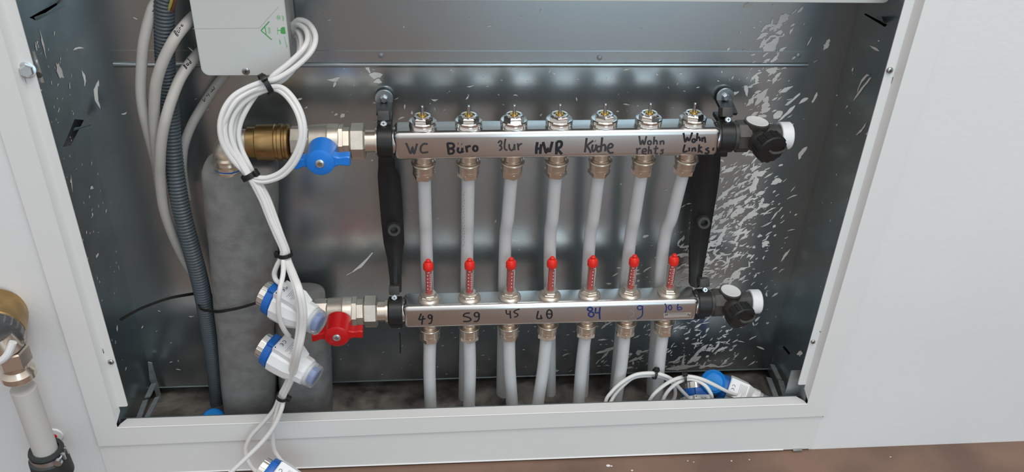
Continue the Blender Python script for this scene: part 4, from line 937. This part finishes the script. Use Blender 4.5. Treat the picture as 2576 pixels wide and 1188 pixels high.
# coiled cables lying at the bottom right
coil = [
 ('white cable coiled in the larger loop at the bottom right', [(1735, 1004, .040), (1712, 980, .040), (1690, 955, .042), (1665, 943, .044), (1640, 939, .046), (1600, 943, .046), (1565, 962, .044), (1540, 985, .040), (1524, 1010, .034), (1530, 1040, .03), (1590, 1060, .03), (1660, 1045, .036), (1692, 1010, .042), (1699, 985, .044), (1690, 962, .046), (1662, 948, .048), (1635, 945, .050), (1595, 950, .050), (1568, 970, .047), (1548, 992, .043), (1535, 1014, .036)]),
 ('white cable coiled in the smaller loop, leading to the right actuator', [(1852, 994, .034), (1832, 987, .032), (1800, 970, .028), (1770, 956, .026), (1745, 949, .028), (1722, 948, .030), (1690, 958, .032), (1660, 978, .032), (1638, 1002, .030), (1632, 1030, .03), (1690, 1055, .026), (1760, 1040, .026), (1790, 1008, .024), (1782, 980, .024), (1762, 962, .026), (1735, 954, .029), (1705, 963, .031), (1680, 985, .032), (1667, 1010, .030), (1664, 1030, .03)])]
for lab, pix in coil: cable('actuator_cable', pix, 0.0025, WCABLE, lab, group='white cables coiled at the bottom right')
tie(P(1647, 941, .047), P(1660, 944, .047)-P(1630, 940, .047), 0.0062, 0.0060, (-1, .1), 'black cable tie on top of the larger cable loop at bottom right', wd=0.0034)
tie(P(1722, 952, .029), P(1740, 952, .029)-P(1705, 956, .029), 0.0062, 0.0058, (-1, .1), 'black cable tie on top of the smaller cable loop at bottom right', wd=0.0034)

# ------------------------------------------------------------------ meter and pipe on the wall, far left
YM = -0.050
mt = empty('water_meter', P(5, 815, 0), 'brass water meter with clear dial cover on the wall at the left edge', 'water meter')
mc = P(-58, 850, YM)
mb = MB(); lathe(mb, mc+Vector((0, 0.045, 0)), (0.28, -1, -0.05), [(0, 0.030), (0.002, 0.0335), (0.040, 0.0335), (0.043, 0.031)], 40); obj('meter_ring', mb, BRASS, mt)
dk = Vector((0.28, -1, -0.05)).normalized(); fc = mc+Vector((0, 0.045, 0))+dk*0.043
mb = MB(); lathe(mb, fc, dk, [(-0.001, 0.0300), (0.006, 0.0300), (0.007, 0.0285)], 36); obj('meter_dial', mb, DIAL, mt)
mb = MB(); lathe(mb, fc, dk, [(0.0, 0.0335), (0.012, 0.0330), (0.014, 0.0310), (0.0142, 0.001)], 36); cvr = obj('dial_cover', mb, CLEAR, mt, label='clear plastic dial cover')
mb = MB(); n = 28
for k in range(n):
    g = 2*math.pi*k/n; a_, x, y = frame(dk); rr = x*math.cos(g)+y*math.sin(g); prism(mb, [fc+rr*0.0325-y*0.001, fc+rr*0.0338-y*0.001, fc+rr*0.0338+y*0.001, fc+rr*0.0325+y*0.001], dk*0.012)
obj('cover_rib', mb, CLEAR, cvr)
mb = MB(); tube(mb, spline([fc+Vector((0.030, -0.015, 0.004)), fc+Vector((0.022, -0.019, -0.010)), fc+Vector((0.010, -0.019, -0.020)), fc+Vector((-0.004, -0.018, -0.030))], 5), 0.004, 10); obj('cover_hinge', mb, WPLAST, mt, label='pale plastic hinge arm')
pt0, pt1 = P(62, 984, YM), P(106, 1132, YM); vd = Vector((0, 0, -1))
u0 = Vector((pt0.x, YM, P(56, 876, YM).z))
mb = MB(); lathe(mb, u0+Vector((-0.006, 0, 0.018)), Vector((0.25, 0, -1)), [(0, 0.015), (0.020, 0.0165)], 24)
lathe(mb, u0, vd, [(0, 0.0165), (0.0015, 0.0185), (0.0190, 0.0185), (0.0205, 0.0165)], 6, rot=R(10))
lathe(mb, u0+vd*0.020, vd, [(0, 0.0150), (0.006, 0.0140), (0.008, 0.0150), (0.012, 0.0180), (0.019, 0.0180), (0.021, 0.0165)], 28); obj('union_nut', mb, NICKEL, mt, label='brass coloured union nut')
wp = empty('water_pipe', Vector((pt1.x, YM, 0.02)), 'pale plastic water pipe below the meter on the left wall', 'pipe')
mb = MB(); lathe(mb, Vector((pt0.x-0.0005, YM, pt0.z+0.004)), vd, [(0, 0.0135), (pt0.z+0.003, 0.0135)], 28); obj('pipe_tube', mb, GREYPIPE, wp)
cl = empty('pipe_clamp', Vector((pt1.x, 0, pt1.z)), 'dark rubber lined pipe clamp around the pale pipe at bottom left', 'pipe clamp')
cz = P(118, 1176, YM-0.014).z
mb = MB(); lathe(mb, Vector((pt0.x, YM, cz+0.016)), vd, [(0, 0.0142), (0, 0.0185), (0.003, 0.0195), (0.004, 0.0178), (0.012, 0.0178), (0.014, 0.0215), (0.040, 0.0225), (0.045, 0.020), (0.045, 0.0142)], 32, caps=False); obj('clamp_liner', mb, RUBBER, cl)
mb = MB(); lathe(mb, Vector((pt0.x, YM, cz+0.010)), vd, [(0, 0.0184), (0, 0.0192), (0.007, 0.0192), (0.007, 0.0184)], 32, caps=False)
lug = P(152, 1150, YM-0.006)
bx(mb, pt0.x+0.018, lug.x+0.006, YM-0.0075, YM-0.005, cz+0.004, cz+0.014, 0.0005); bx(mb, pt0.x+0.018, lug.x+0.006, YM+0.001, YM+0.0035, cz+0.004, cz+0.014, 0.0005); obj('clamp_band', mb, ZINC, cl)
mb = MB(); lathe(mb, lug+Vector((0, 0.014, 0)), (0, -1, 0), [(0, 0.0022), (0.020, 0.0022), (0.0205, 0.0050), (0.0245, 0.0048)], 14); obj('clamp_screw', mb, ZINC, cl)
wpl = P(137, 1095, -0.0005)
mb = MB(); lathe(mb, wpl, (0, -1, 0), [(-0.001, 0.011), (0.0015, 0.010), (0.002, 0.004)], 12); pl_ = obj('wall_plug', mb, WPLAST, label='small white wall plug with red centre beside the left pipe clamp', cat='wall plug')
mb = MB(); lathe(mb, wpl, (0, -1, 0), [(0.0019, 0.0040), (0.0030, 0.0030)], 10); obj('plug_centre', mb, RED, pl_, label='red centre')

# a few plaster crumbs on the floor
mb = MB()
for px, py, r in ((1530, 1172, .0022), (1538, 1173, .0012), (1590, 1184, .0012), (1840, 1160, .001), (1730, 1160, .0008), (1745, 1163, .0007), (1885, 1157, .0008), (1672, 1143, .001), (2240, 1150, .0008)):
    p = PZ(px, py, 0.0006); sphere(mb, p, r, (1.4, 1, 0.6), 8)
obj('plaster_crumbs', mb, FLAKE, label='white plaster crumbs scattered on the brown floor', cat='crumbs', kind='stuff')
